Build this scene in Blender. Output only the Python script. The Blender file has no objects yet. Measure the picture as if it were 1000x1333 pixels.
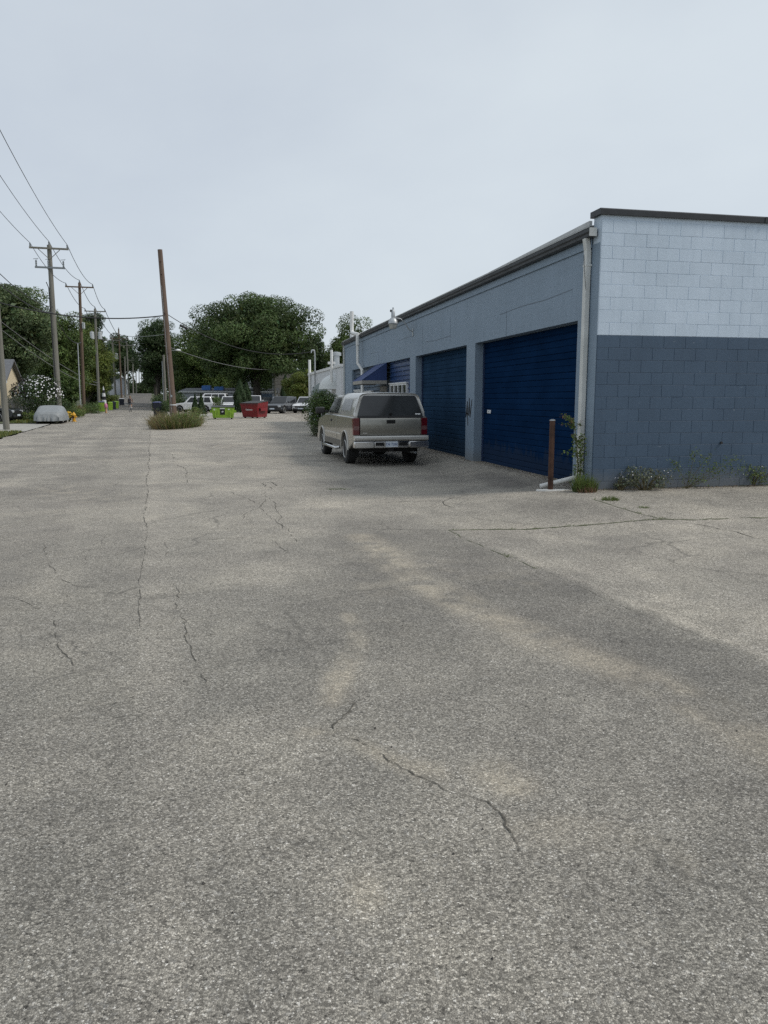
import bpy, math, random
import numpy as np
from mathutils import Vector, Matrix

random.seed(7)
rng = np.random.default_rng(7)
R = math.radians
scene = bpy.context.scene
COL = scene.collection

# ------------------------------------------------------------------ camera, sky, sun, exposure
CAMH, FPX, PITCH = 1.7, 1000.0, math.atan(146.5 / 1000.0)
cam_d = bpy.data.cameras.new('camera')
cam = bpy.data.objects.new('camera', cam_d)
COL.objects.link(cam)
cam.location = (0, 0, CAMH)
cam.rotation_euler = (R(90) - PITCH, 0, 0)
cam_d.sensor_fit = 'VERTICAL'
cam_d.sensor_height = 36.0
cam_d.sensor_width = 27.0
cam_d.lens = FPX / 1333.0 * 36.0
cam_d.clip_start = 0.05
cam_d.clip_end = 9000
scene.camera = cam

SUN_EL, SUN_AZ = 47.0, 97.0          # azimuth measured from +Y towards +X
world = bpy.data.worlds.new('World')
scene.world = world
world.use_nodes = True
wt = world.node_tree
for n in list(wt.nodes):
    wt.nodes.remove(n)
w_out = wt.nodes.new('ShaderNodeOutputWorld')
w_bg = wt.nodes.new('ShaderNodeBackground')
w_bg.inputs['Strength'].default_value = 0.1
w_sky = wt.nodes.new('ShaderNodeTexSky')
w_sky.sky_type = 'NISHITA'
w_sky.sun_disc = False
w_sky.sun_elevation = R(SUN_EL)
w_sky.sun_rotation = R(SUN_AZ)
w_tc = wt.nodes.new('ShaderNodeTexCoord')
w_map = wt.nodes.new('ShaderNodeMapping')
w_map.inputs['Scale'].default_value = (1.0, 1.0, 2.0)
w_map.inputs['Rotation'].default_value = (0.0, R(14), R(25))
w_n = wt.nodes.new('ShaderNodeTexNoise')
w_n.inputs['Scale'].default_value = 1.25
w_n.inputs['Detail'].default_value = 7.0
w_n.inputs['Roughness'].default_value = 0.52
w_n.inputs['Distortion'].default_value = 0.1
w_r = wt.nodes.new('ShaderNodeValToRGB')
w_r.color_ramp.elements[0].position = 0.33
w_r.color_ramp.elements[0].color = (4.55, 5.03, 5.66, 1)
w_r.color_ramp.elements[1].position = 0.68
w_r.color_ramp.elements[1].color = (5.72, 6.24, 6.62, 1)
w_mix = wt.nodes.new('ShaderNodeMixRGB')
w_mix.inputs['Fac'].default_value = 0.9
wt.links.new(w_tc.outputs['Generated'], w_map.inputs['Vector'])
wt.links.new(w_map.outputs['Vector'], w_n.inputs['Vector'])
wt.links.new(w_n.outputs['Fac'], w_r.inputs['Fac'])
wt.links.new(w_sky.outputs['Color'], w_mix.inputs['Color1'])
wt.links.new(w_r.outputs['Color'], w_mix.inputs['Color2'])
wt.links.new(w_mix.outputs['Color'], w_bg.inputs['Color'])
wt.links.new(w_bg.outputs['Background'], w_out.inputs['Surface'])

sun_d = bpy.data.lights.new('sun', 'SUN')
sun_d.energy = 1.5
sun_d.angle = R(11)
sun_d.color = (1.0, 0.95, 0.88)
sun = bpy.data.objects.new('sun', sun_d)
COL.objects.link(sun)
sv = Vector((math.sin(R(SUN_AZ)) * math.cos(R(SUN_EL)), math.cos(R(SUN_AZ)) * math.cos(R(SUN_EL)), math.sin(R(SUN_EL))))
sun.rotation_euler = sv.to_track_quat('Z', 'Y').to_euler()
sun.location = (60, -10, 60)

scene.view_settings.view_transform = 'Standard'
scene.view_settings.look = 'None'
scene.view_settings.exposure = 0.32
scene.view_settings.gamma = 1.0
scene.view_settings.use_curve_mapping = False
scene.render.engine = 'CYCLES'
scene.cycles.max_bounces = 5
scene.cycles.use_denoising = False
scene.cycles.transparent_max_bounces = 6
scene.cycles.caustics_reflective = False
scene.cycles.caustics_refractive = False

# ------------------------------------------------------------------ survey: photo points to places
CP, SP = math.cos(PITCH), math.sin(PITCH)
def ray(u, v):
    a, b = (u - 500) / FPX, (666.5 - v) / FPX
    return np.array([a, CP + b * SP, -SP + b * CP])
def at(u, v, Y):
    r = ray(u, v); t = Y / r[1]
    return Vector((r[0] * t, Y, CAMH + r[2] * t))

TH_B = R(12.0)
BC = (3.5326, 12.9888)
bs, bc = math.sin(TH_B), math.cos(TH_B)
TH_R = R(16.6)
rs, rc = math.sin(TH_R), math.cos(TH_R)
S0 = (-2.59, 8.1)

def S(t):
    t = np.clip(t, 0, 1)
    return t * t * (3 - 2 * t)
def g(x, y):
    x = np.asarray(x, float); y = np.asarray(y, float)
    z = 0.30 * S((y - 30) / 52) + 2.85 * S((y - 98) / 95)
    dx, dy = x - BC[0], y - BC[1]
    xl, yl = dx * bc + dy * bs, -dx * bs + dy * bc
    d = np.hypot(np.maximum(-xl, 0), np.maximum(-yl, 0) + np.maximum(yl - 40, 0))
    w = 1.1 + 2.4 * S((16.5 - y) / 4)
    return z + 0.175 * (1 - S(d / w))
def gz(x, y): return float(g(x, y))
def gp(u, v):
    r = ray(u, v); z = 0.0
    for _ in range(12):
        t = (z - CAMH) / r[2]
        x, y = r[0] * t, r[1] * t
        z = 0.5 * z + 0.5 * gz(x, y)
    return Vector((x, y, gz(x, y)))
def bl(x, y, z=0):       # building coordinates to world
    return Vector((BC[0] + x * bc - y * bs, BC[1] + x * bs + y * bc, z))
def rw(a, r):            # alley coordinates (across, along) to world
    return S0[0] + a * rc - r * rs, S0[1] + a * rs + r * rc

# ------------------------------------------------------------------ materials
def newmat(name):
    m = bpy.data.materials.new(name); m.use_nodes = True
    nt = m.node_tree
    return m, nt, nt.nodes['Principled BSDF']
def ramp(nt, fac, stops):
    r = nt.nodes.new('ShaderNodeValToRGB')
    e = r.color_ramp.elements
    while len(e) < len(stops): e.new(0.5)
    for i, (p, c) in enumerate(stops):
        e[i].position = p; e[i].color = (*c, 1) if len(c) == 3 else c
    nt.links.new(fac, r.inputs['Fac'])
    return r.outputs['Color']
def noise(nt, vec, scale, detail=4, rough=0.55, dist=0.0):
    n = nt.nodes.new('ShaderNodeTexNoise')
    n.inputs['Scale'].default_value = scale; n.inputs['Detail'].default_value = detail
    n.inputs['Roughness'].default_value = rough; n.inputs['Distortion'].default_value = dist
    if vec is not None: nt.links.new(vec, n.inputs['Vector'])
    return n.outputs['Fac']
def math_(nt, op, a, b=None, clamp=False):
    n = nt.nodes.new('ShaderNodeMath'); n.operation = op; n.use_clamp = clamp
    for i, v in enumerate((a, b)):
        if v is None: continue
        if isinstance(v, (int, float)): n.inputs[i].default_value = v
        else: nt.links.new(v, n.inputs[i])
    return n.outputs[0]
def mix(nt, fac, a, b, mode='MIX'):
    n = nt.nodes.new('ShaderNodeMixRGB'); n.blend_type = mode
    for i, v in zip(('Fac', 'Color1', 'Color2'), (fac, a, b)):
        if isinstance(v, (int, float)): n.inputs[i].default_value = v
        elif isinstance(v, tuple): n.inputs[i].default_value = (*v, 1)
        else: nt.links.new(v, n.inputs[i])
    return n.outputs['Color']
def bump(nt, p, height, strength=0.3, dist=0.01):
    b = nt.nodes.new('ShaderNodeBump')
    b.inputs['Strength'].default_value = strength; b.inputs['Distance'].default_value = dist
    nt.links.new(height, b.inputs['Height']); nt.links.new(b.outputs['Normal'], p.inputs['Normal'])
def geo(nt): return nt.nodes.new('ShaderNodeNewGeometry').outputs['Position']
def objc(nt): return nt.nodes.new('ShaderNodeTexCoord').outputs['Object']
def mapped(nt, vec, scale=(1, 1, 1), loc=(0, 0, 0), rot=(0, 0, 0)):
    m = nt.nodes.new('ShaderNodeMapping')
    m.inputs['Scale'].default_value = scale; m.inputs['Location'].default_value = loc
    m.inputs['Rotation'].default_value = rot
    nt.links.new(vec, m.inputs['Vector']); return m.outputs['Vector']

MATS = {}
def simple(name, c, rough=0.6, metal=0.0, var=0.12, scale=6.0, bmp=0.0, spec=0.5, coat=0.0):
    if name in MATS: return MATS[name]
    m, nt, p = newmat(name)
    f = noise(nt, objc(nt), scale, 5)
    lo = tuple(x * (1 - var) for x in c); hi = tuple(min(1, x * (1 + var)) for x in c)
    nt.links.new(ramp(nt, f, [(0.3, lo), (0.7, hi)]), p.inputs['Base Color'])
    p.inputs['Roughness'].default_value = rough; p.inputs['Metallic'].default_value = metal
    p.inputs['Specular IOR Level'].default_value = spec
    p.inputs['Coat Weight'].default_value = coat
    if bmp: bump(nt, p, f, bmp, 0.02)
    MATS[name] = m
    return m

def wood(name, c1, c2, scale=1.0):
    m, nt, p = newmat(name)
    o = objc(nt)
    f = noise(nt, mapped(nt, o, (9 * scale, 9 * scale, 0.35)), 2.0, 6, 0.6)
    f2 = noise(nt, mapped(nt, o, (2, 2, 0.6)), 0.9, 3)
    c = ramp(nt, f, [(0.3, c1), (0.7, c2)])
    nt.links.new(mix(nt, math_(nt, 'MULTIPLY', f2, 0.5), c, tuple(x * 0.5 for x in c1)), p.inputs['Base Color'])
    p.inputs['Roughness'].default_value = 0.85
    bump(nt, p, f, 0.4, 0.02)
    return m

def leaf(name, c, trans=0.25, rough=0.55):
    m, nt, p = newmat(name)
    a = nt.nodes.new('ShaderNodeAttribute'); a.attribute_name = 'tint'
    col = mix(nt, 1.0, c, a.outputs['Color'], 'MULTIPLY')
    nt.links.new(col, p.inputs['Base Color'])
    p.inputs['Roughness'].default_value = rough
    p.inputs['Specular IOR Level'].default_value = 0.3
    t = nt.nodes.new('ShaderNodeBsdfTranslucent'); nt.links.new(col, t.inputs['Color'])
    mx = nt.nodes.new('ShaderNodeMixShader'); mx.inputs['Fac'].default_value = trans
    out = nt.nodes['Material Output']
    nt.links.new(p.outputs[0], mx.inputs[1]); nt.links.new(t.outputs[0], mx.inputs[2])
    nt.links.new(mx.outputs[0], out.inputs['Surface'])
    return m

def glass(name, c=(0.012, 0.014, 0.016), rough=0.06, spec=0.5):
    m, nt, p = newmat(name)
    f = noise(nt, objc(nt), 3.0, 3)
    nt.links.new(ramp(nt, f, [(0.3, tuple(x * 0.8 for x in c)), (0.7, tuple(x * 1.2 for x in c))]), p.inputs['Base Color'])
    p.inputs['Roughness'].default_value = rough
    p.inputs['Specular IOR Level'].default_value = spec
    return m

def asphalt(name, base, road):
    m, nt, p = newmat(name)
    pos = geo(nt)
    flat = mapped(nt, pos, (1, 1, 0.2))
    wob = nt.nodes.new('ShaderNodeTexNoise'); wob.inputs['Scale'].default_value = 160; wob.inputs['Detail'].default_value = 2
    nt.links.new(flat, wob.inputs['Vector'])
    wv = nt.nodes.new('ShaderNodeVectorMath'); wv.operation = 'MULTIPLY_ADD'; wv.inputs[1].default_value = (.009, .009, .009)
    nt.links.new(wob.outputs['Color'], wv.inputs[0]); nt.links.new(flat, wv.inputs[2])
    def vor(scale):
        v = nt.nodes.new('ShaderNodeTexVoronoi'); v.feature = 'F1'
        v.inputs['Scale'].default_value = scale
        nt.links.new(wv.outputs[0], v.inputs['Vector'])
        return v
    v1 = vor(140); v2 = vor(70)
    s1 = nt.nodes.new('ShaderNodeSeparateColor'); nt.links.new(v1.outputs['Color'], s1.inputs[0])
    s2 = nt.nodes.new('ShaderNodeSeparateColor'); nt.links.new(v2.outputs['Color'], s2.inputs[0])
    b = base
    def k_(k, warm=1.0): return (b * k, b * k * (.93 if warm else .96), b * k * (.80 if warm else .88))
    stone = ramp(nt, s1.outputs[0], [(0.0, k_(.14)), (0.2, k_(.42)), (0.5, k_(.90)), (0.8, k_(1.5)), (0.96, k_(2.2)), (1.0, k_(3.0, 0))])
    big = ramp(nt, s2.outputs[1], [(0.0, k_(.16)), (0.07, k_(.3)), (0.11, k_(.85)), (0.90, k_(1.08)), (0.95, k_(1.5, 0)), (1.0, k_(2.1, 0))])
    agg = mix(nt, 0.34, stone, big)
    grit = noise(nt, flat, 250, 3, .75)
    agg = mix(nt, 1.0, agg, ramp(nt, grit, [(.32, (.28, .28, .28)), (.5, (1, 1, 1)), (.68, (1.85, 1.85, 1.85))]), 'MULTIPLY')
    pit = noise(nt, mapped(nt, flat, (1, 1, 1), (7, 3, 1)), 88, 3, .6)
    binder = mix(nt, ramp(nt, pit, [(.32, (.97, .97, .97)), (.395, (0, 0, 0))]), agg, k_(.25))
    binder = mix(nt, math_(nt, 'MULTIPLY', math_(nt, 'SUBTRACT', v1.outputs['Distance'], 0.42), 1.6, True), binder, k_(.45))
    # broad wear
    n1 = noise(nt, flat, 0.55, 6, 0.6, 0.4)
    n2 = noise(nt, mapped(nt, flat, (1, 1, 1), (31, 5, 0)), 2.6, 5, 0.65)
    n3 = noise(nt, mapped(nt, flat, (1, 1, 1), (3, 50, 0)), 17, 4, 0.6)
    wear_tone = ramp(nt, n1, [(0.30, (.76, .76, .77)), (0.5, (.98, .98, .98)), (0.70, (1.2, 1.19, 1.16))])
    c = mix(nt, 1.0, binder, wear_tone, 'MULTIPLY')
    c = mix(nt, 1.0, c, ramp(nt, n2, [(0.25, (.84, .84, .84)), (0.75, (1.14, 1.14, 1.13))]), 'MULTIPLY')
    c = mix(nt, 1.0, c, ramp(nt, n3, [(0.25, (.86, .86, .86)), (0.75, (1.12, 1.12, 1.12))]), 'MULTIPLY')
    # mapped wear with painted shade and brightening: R sand, G dark, B pale
    at_ = nt.nodes.new('ShaderNodeAttribute'); at_.attribute_name = 'wear_tone'
    sp = nt.nodes.new('ShaderNodeSeparateColor'); nt.links.new(at_.outputs['Color'], sp.inputs[0])
    brk = ramp(nt, math_(nt, 'ADD', math_(nt, 'MULTIPLY', n3, 0.5), math_(nt, 'MULTIPLY', s1.outputs[2], 0.5)), [(0.25, (.35, .35, .35)), (0.62, (1, 1, 1))])
    sandf = math_(nt, 'MULTIPLY', math_(nt, 'MULTIPLY', sp.outputs[0], brk), .8, True)
    c = mix(nt, sandf, c, mix(nt, 0.5, mix(nt, 1.0, c, (2.0, 1.86, 1.6), 'MULTIPLY'), (0.44, 0.39, 0.31)))
    c = mix(nt, sp.outputs[2], c, mix(nt, 1.0, c, (1.62, 1.58, 1.55), 'MULTIPLY'))
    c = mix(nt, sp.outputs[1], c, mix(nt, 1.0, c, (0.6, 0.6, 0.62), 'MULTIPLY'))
    # hairline crazing
    vd = nt.nodes.new('ShaderNodeTexVoronoi'); vd.feature = 'DISTANCE_TO_EDGE'
    vd.inputs['Scale'].default_value = 0.85 if road else 0.55
    dn = nt.nodes.new('ShaderNodeTexNoise'); dn.inputs['Scale'].default_value = 1.6; dn.inputs['Detail'].default_value = 6
    nt.links.new(flat, dn.inputs['Vector'])
    dv = nt.nodes.new('ShaderNodeVectorMath'); dv.operation = 'MULTIPLY_ADD'
    dv.inputs[1].default_value = (0.75, 0.75, 0)
    nt.links.new(dn.outputs['Color'], dv.inputs[0]); nt.links.new(flat, dv.inputs[2])
    nt.links.new(dv.outputs[0], vd.inputs['Vector'])
    cm = noise(nt, mapped(nt, flat, (1, 1, 1), (9, 77, 0)), 0.35, 3)
    thin = ramp(nt, vd.outputs['Distance'], [(0.0, (1, 1, 1)), (0.006, (.5, .5, .5)), (0.012, (0, 0, 0))])
    lo = 0.40 if road else 0.46
    crk = math_(nt, 'MULTIPLY', thin, ramp(nt, cm, [(lo, (0, 0, 0)), (lo + .16, (.62, .62, .62))]))
    c = mix(nt, crk, c, (0.085, 0.08, 0.07))
    nt.links.new(c, p.inputs['Base Color'])
    p.inputs['Roughness'].default_value = 0.82
    p.inputs['Specular IOR Level'].default_value = 0.35
    h = math_(nt, 'SUBTRACT', 1.0, v1.outputs['Distance'])
    h = math_(nt, 'ADD', h, math_(nt, 'MULTIPLY', s2.outputs[0], 0.8))
    bump(nt, p, h, 0.55, 0.006)
    return m

M = {}
M['asphalt_lot'] = asphalt('worn_parking_asphalt', 0.275, False)
M['asphalt_road'] = asphalt('grey_alley_asphalt', 0.262, True)
M['crack'] = simple('crack_dirt', (0.085, 0.078, 0.064), 0.95, var=.3, scale=20)
M['crack_grass'] = simple('crack_moss', (0.09, 0.10, 0.05), 0.95, var=.4, scale=20)
M['soil'] = simple('soil_and_turf', (0.075, 0.085, 0.04), 0.95, var=.4, scale=0.8)
M['concrete'] = simple('pale_concrete', (0.36, 0.345, 0.31), 0.9, var=.18, scale=3, bmp=.2)
M['concrete_white'] = simple('white_concrete', (0.6, 0.59, 0.56), 0.9, var=.15, scale=9, bmp=.3)
M['pole_grey'] = wood('weathered_grey_pole', (0.15, 0.145, 0.12), (0.27, 0.26, 0.225))
M['pole_brown'] = wood('brown_pole', (0.10, 0.068, 0.045), (0.19, 0.135, 0.095))
M['pole_red'] = wood('reddish_bare_pole', (0.12, 0.082, 0.062), (0.22, 0.155, 0.115))
M['fence'] = wood('grey_fence_wood', (0.10, 0.10, 0.10), (0.19, 0.19, 0.185))
M['bark'] = wood('bark', (0.04, 0.034, 0.027), (0.09, 0.078, 0.062))
M['wire'] = simple('black_wire', (0.02, 0.02, 0.022), 0.6)
M['wire_pale'] = simple('aluminium_wire', (0.2, 0.2, 0.2), 0.5)
M['insul'] = simple('grey_porcelain', (0.18, 0.2, 0.21), 0.35)
M['galv'] = simple('galvanised_steel', (0.42, 0.44, 0.45), 0.45, .6, var=.15)
M['trafo'] = simple('grey_transformer_paint', (0.48, 0.5, 0.51), 0.45)
M['white'] = simple('white_trim_paint', (0.72, 0.73, 0.73), 0.5, var=.06)
M['pvc'] = simple('white_pipe', (0.7, 0.7, 0.68), 0.4, var=.08, scale=3)
M['downspout'] = simple('greyed_white_downspout', (0.60, 0.61, 0.59), 0.45, var=.12, scale=2)
M['gutter'] = simple('dark_gutter_metal', (0.045, 0.05, 0.056), 0.6, 0, var=.3, scale=1.5)
M['coping'] = simple('dark_coping_metal', (0.032, 0.035, 0.039), 0.5, .2, var=.2)
M['drip'] = simple('pale_drip_edge', (0.5, 0.51, 0.51), 0.5)
M['roof_felt'] = simple('roof_felt', (0.06, 0.06, 0.06), 0.9)
M['black_plastic'] = simple('black_plastic', (0.018, 0.018, 0.019), 0.5)
M['rubber'] = simple('tyre_rubber', (0.02, 0.02, 0.02), 0.85, var=.25, scale=12)
M['under'] = simple('underbody_black', (0.012, 0.012, 0.012), 0.9)
M['chrome'] = simple('bumper_chrome', (0.6, 0.6, 0.6), 0.18, 1.0, var=.05)
M['alloy'] = simple('alloy_rim', (0.45, 0.45, 0.44), 0.35, .8)
M['pewter'] = simple('pewter_truck_paint', (0.31, 0.30, 0.262), 0.3, .7, var=.05, coat=.5)
M['pewter_pale'] = simple('lightened_pewter_paint', (0.52, 0.51, 0.48), 0.28, .35, var=.05, coat=.5)  # body pewter lightened for sky reflection and lit bumper step; also trim
M['pewter_dark'] = simple('lower_cladding_paint', (0.12, 0.112, 0.10), 0.45, .2, var=.08)
M['glass'] = glass('tinted_glass')
M['glass_cap'] = glass('grey_topper_glass', (0.035, 0.038, 0.04), 0.08, 0.5)
M['glass_cap_side'] = glass('topper_side_glass', (0.10, 0.105, 0.11), 0.15, 0.5)
M['glass_win'] = glass('house_window_glass', (0.03, 0.035, 0.04), 0.05)
M['red_lens'] = simple('red_lens', (0.10, 0.004, 0.008), 0.2, var=.1, coat=.5)
M['pale_lens'] = simple('pale_lens', (0.15, 0.07, 0.07), 0.2, coat=.5)
M['headlamp'] = simple('clear_headlamp', (0.65, 0.67, 0.7), 0.1, .3)
M['plate'] = simple('plate_white', (0.62, 0.68, 0.75), 0.5, var=.05)
M['plate_ink'] = simple('plate_ink', (0.03, 0.06, 0.2), 0.6)
M['car_white'] = simple('white_car_paint', (0.74, 0.75, 0.76), 0.25, var=.03, coat=.6)
M['car_black'] = simple('black_car_paint', (0.018, 0.02, 0.024), 0.22, var=.1, coat=.8)
M['car_blue'] = simple('dark_blue_car_paint', (0.035, 0.05, 0.065), 0.25, var=.1, coat=.6)
M['rust'] = simple('rusty_steel', (0.052, 0.023, 0.013), 0.85, var=.55, scale=7, bmp=.4)
M['siding_blue'] = simple('blue_metal_siding', (0.022, 0.058, 0.16), 0.38, .1, var=.12, scale=2)
M['siding_dull'] = simple('slate_metal_siding', (0.05, 0.085, 0.13), 0.45, .1, var=.12, scale=2)
M['awning'] = simple('blue_awning_fabric', (0.025, 0.052, 0.16), 0.75, var=.1, scale=3)
M['valance'] = simple('grey_awning_valance', (0.33, 0.32, 0.29), 0.75, var=.08)
M['green_bin'] = simple('lime_green_paint', (0.21, 0.36, 0.025), 0.5, var=.25, scale=4)
M['red_bin'] = simple('red_skip_paint', (0.18, 0.008, 0.012), 0.5, var=.35, scale=3)
M['red_bin_dark'] = simple('dark_red_frame_paint', (0.12, 0.01, 0.012), 0.55, var=.2, scale=3)
M['lid_dark'] = simple('dark_bin_lid', (0.03, 0.032, 0.03), 0.6)
M['navy_bin'] = simple('navy_bin_plastic', (0.012, 0.016, 0.03), 0.5)
M['blue_lid'] = simple('blue_lid_plastic', (0.06, 0.07, 0.16), 0.5)
M['cover'] = simple('silver_car_cover', (0.24, 0.255, 0.26), 0.55, var=.12, scale=5, bmp=.15)
M['cream'] = simple('cream_house_siding', (0.62, 0.52, 0.36), 0.8, var=.06)
M['shingle'] = simple('grey_shingles', (0.13, 0.135, 0.145), 0.9, var=.25, scale=8)
M['shed_wall'] = simple('grey_shed_wall', (0.36, 0.38, 0.41), 0.8, var=.08)
M['tan_wall'] = simple('grey_brown_wall', (0.27, 0.265, 0.25), 0.85, var=.08, scale=2)
M['white_wall'] = simple('white_masonry_paint', (0.6, 0.62, 0.64), 0.8, var=.1, scale=4, bmp=.2)
M['blue_tub'] = simple('blue_tarp', (0.03, 0.13, 0.38), 0.5, var=.15)
M['dome_white'] = simple('white_dome_fabric', (0.62, 0.64, 0.63), 0.6, var=.05)
M['dome_grey'] = simple('grey_green_dome_fabric', (0.17, 0.2, 0.19), 0.7, var=.1)
M['yellow'] = simple('yellow_paint', (0.62, 0.33, 0.02), 0.5, var=.15)
M['pink'] = simple('pink_paint', (0.55, 0.2, 0.32), 0.6)
M['tan_post'] = simple('tan_paint', (0.45, 0.27, 0.14), 0.6)
M['graffiti'] = simple('black_spray_paint', (0.008, 0.008, 0.009), 0.6)
M['petal'] = simple('white_petal', (0.82, 0.80, 0.82), 0.6, var=.05)
M['petal_y'] = simple('yellow_petal', (0.7, 0.42, 0.03), 0.6)
M['stem'] = simple('plant_stem', (0.10, 0.085, 0.04), 0.8)
M['skin'] = simple('skin', (0.42, 0.25, 0.17), 0.6)
M['cloth_dark'] = simple('dark_shirt', (0.02, 0.02, 0.024), 0.85)
M['cloth_shorts'] = simple('grey_shorts', (0.10, 0.11, 0.13), 0.85)
M['hair'] = simple('light_brown_hair', (0.2, 0.13, 0.07), 0.7)
M['lamp_glass'] = glass('lamp_lens', (0.4, 0.4, 0.37), 0.2, .6)
M['lf_oak'] = leaf('oak_leaf', (0.075, 0.112, 0.038))
M['lf_dark'] = leaf('dark_leaf', (0.055, 0.086, 0.033))
M['lf_mid'] = leaf('mid_leaf', (0.088, 0.13, 0.036))
M['lf_olive'] = leaf('olive_leaf', (0.12, 0.15, 0.034))
M['lf_grey'] = leaf('greyish_leaf', (0.115, 0.155, 0.07))
M['lf_light'] = leaf('light_leaf', (0.12, 0.165, 0.035))
M['lf_bush'] = leaf('bush_leaf', (0.095, 0.145, 0.045))
M['lf_purple'] = leaf('purple_leaf', (0.016, 0.010, 0.011))
M['lf_conifer'] = leaf('conifer_leaf', (0.038, 0.068, 0.024), .1)
M['lf_weed'] = leaf('weed_leaf', (0.12, 0.165, 0.045))
M['lf_weed_grey'] = leaf('grey_weed_leaf', (0.12, 0.135, 0.085))
M['lf_dry'] = leaf('dry_stalks', (0.25, 0.205, 0.115))
M['lf_hay'] = leaf('dry_grass', (0.25, 0.225, 0.115))
M['lf_rust'] = leaf('seed_heads', (0.25, 0.15, 0.10))
M['lf_grass'] = leaf('lawn_grass', (0.11, 0.14, 0.04))

# ------------------------------------------------------------------ mesh building
class MB:
    def __init__(s): s.v = []; s.f = []; s.n = 0
    def add(s, vs, fs):
        s.v.extend([tuple(float(c) for c in p) for p in vs])
        s.f.extend([tuple(i + s.n for i in f) for f in fs]); s.n += len(vs)
        return s
    def box(s, x0, x1, y0, y1, z0, z1):
        return s.add([(x0, y0, z0), (x1, y0, z0), (x1, y1, z0), (x0, y1, z0), (x0, y0, z1), (x1, y0, z1), (x1, y1, z1), (x0, y1, z1)],
                     [(3, 2, 1, 0), (4, 5, 6, 7), (0, 1, 5, 4), (1, 2, 6, 5), (2, 3, 7, 6), (3, 0, 4, 7)])
    def hexa(s, b, t):    # 4 bottom, 4 top points, ccw from above
        return s.add(list(b) + list(t), [(3, 2, 1, 0), (4, 5, 6, 7), (0, 1, 5, 4), (1, 2, 6, 5), (2, 3, 7, 6), (3, 0, 4, 7)])
    def tube(s, pts, r, n=8, caps=True):
        pts = [Vector(p) for p in pts]
        rr = r if isinstance(r, (list, tuple)) else [r] * len(pts)
        rings = []; up = Vector((0, 0, 1))
        prev = None
        for i, p in enumerate(pts):
            d = (pts[min(i + 1, len(pts) - 1)] - pts[max(i - 1, 0)])
            if d.length < 1e-9: d = up.copy()
            d.normalize()
            if prev is None:
                a = d.cross(up if abs(d.z) < .95 else Vector((1, 0, 0))).normalized()
            else:
                a = (prev - d * prev.dot(d))
                a = a.normalized() if a.length > 1e-6 else d.cross(up).normalized()
            prev = a; b = d.cross(a)
            rings.append([p + (a * math.cos(2 * math.pi * k / n) + b * math.sin(2 * math.pi * k / n)) * rr[i] for k in range(n)])
        vs = [q for ring in rings for q in ring]; fs = []
        for i in range(len(pts) - 1):
            for k in range(n):
                k2 = (k + 1) % n
                fs.append((i * n + k, i * n + k2, (i + 1) * n + k2, (i + 1) * n + k))
        if caps:
            fs.append(tuple(reversed(range(n)))); fs.append(tuple((len(pts) - 1) * n + k for k in range(n)))
        return s.add(vs, fs)
    def lathe(s, prof, n=16, c=(0, 0, 0), axis='z'):
        vs = []; fs = []
        for (r, h) in prof:
            for k in range(n):
                a = 2 * math.pi * k / n
                x, y, z = r * math.cos(a), r * math.sin(a), h
                if axis == 'x': x, y, z = z, x, y
                elif axis == 'y': x, y, z = y, z, x
                vs.append((c[0] + x, c[1] + y, c[2] + z))
        for i in range(len(prof) - 1):
            for k in range(n):
                k2 = (k + 1) % n
                fs.append((i * n + k, i * n + k2, (i + 1) * n + k2, (i + 1) * n + k))
        fs.append(tuple(reversed(range(n)))); fs.append(tuple((len(prof) - 1) * n + k for k in range(n)))
        return s.add(vs, fs)
    def prism_x(s, poly, x0, x1):     # polygon of (y, z) extruded along x
        n = len(poly)
        vs = [(x0, y, z) for y, z in poly] + [(x1, y, z) for y, z in poly]
        fs = [tuple(range(n)), tuple(reversed(range(n, 2 * n)))] + [(i, i + n, (i + 1) % n + n, (i + 1) % n) for i in range(n)]
        return s.add(vs, fs)
    def prism_y(s, poly, y0, y1):     # polygon of (x, z) extruded along y
        n = len(poly)
        vs = [(x, y0, z) for x, z in poly] + [(x, y1, z) for x, z in poly]
        fs = [tuple(reversed(range(n))), tuple(range(n, 2 * n))] + [(i, (i + 1) % n, (i + 1) % n + n, i + n) for i in range(n)]
        return s.add(vs, fs)
    def quad(s, a, b, c, d): return s.add([a, b, c, d], [(0, 1, 2, 3)])
    def mesh(s, name, mat, smooth=None, fix=True):
        me = bpy.data.meshes.new(name)
        me.from_pydata(s.v, [], s.f)
        me.validate()
        if fix and len(s.f) < 6000:
            import bmesh
            bm = bmesh.new(); bm.from_mesh(me)
            bmesh.ops.recalc_face_normals(bm, faces=bm.faces); bm.to_mesh(me); bm.free()
        me.materials.append(mat)
        if smooth is not None:
            me.polygons.foreach_set('use_smooth', [True] * len(me.polygons))
            me.set_sharp_from_angle(angle=R(smooth))
        return me
    def obj(s, name, mat, parent=None, smooth=None, bevel=0, seg=2, fix=True):
        return link(name, s.mesh(name, mat, smooth, fix), parent, bevel, seg)

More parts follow.
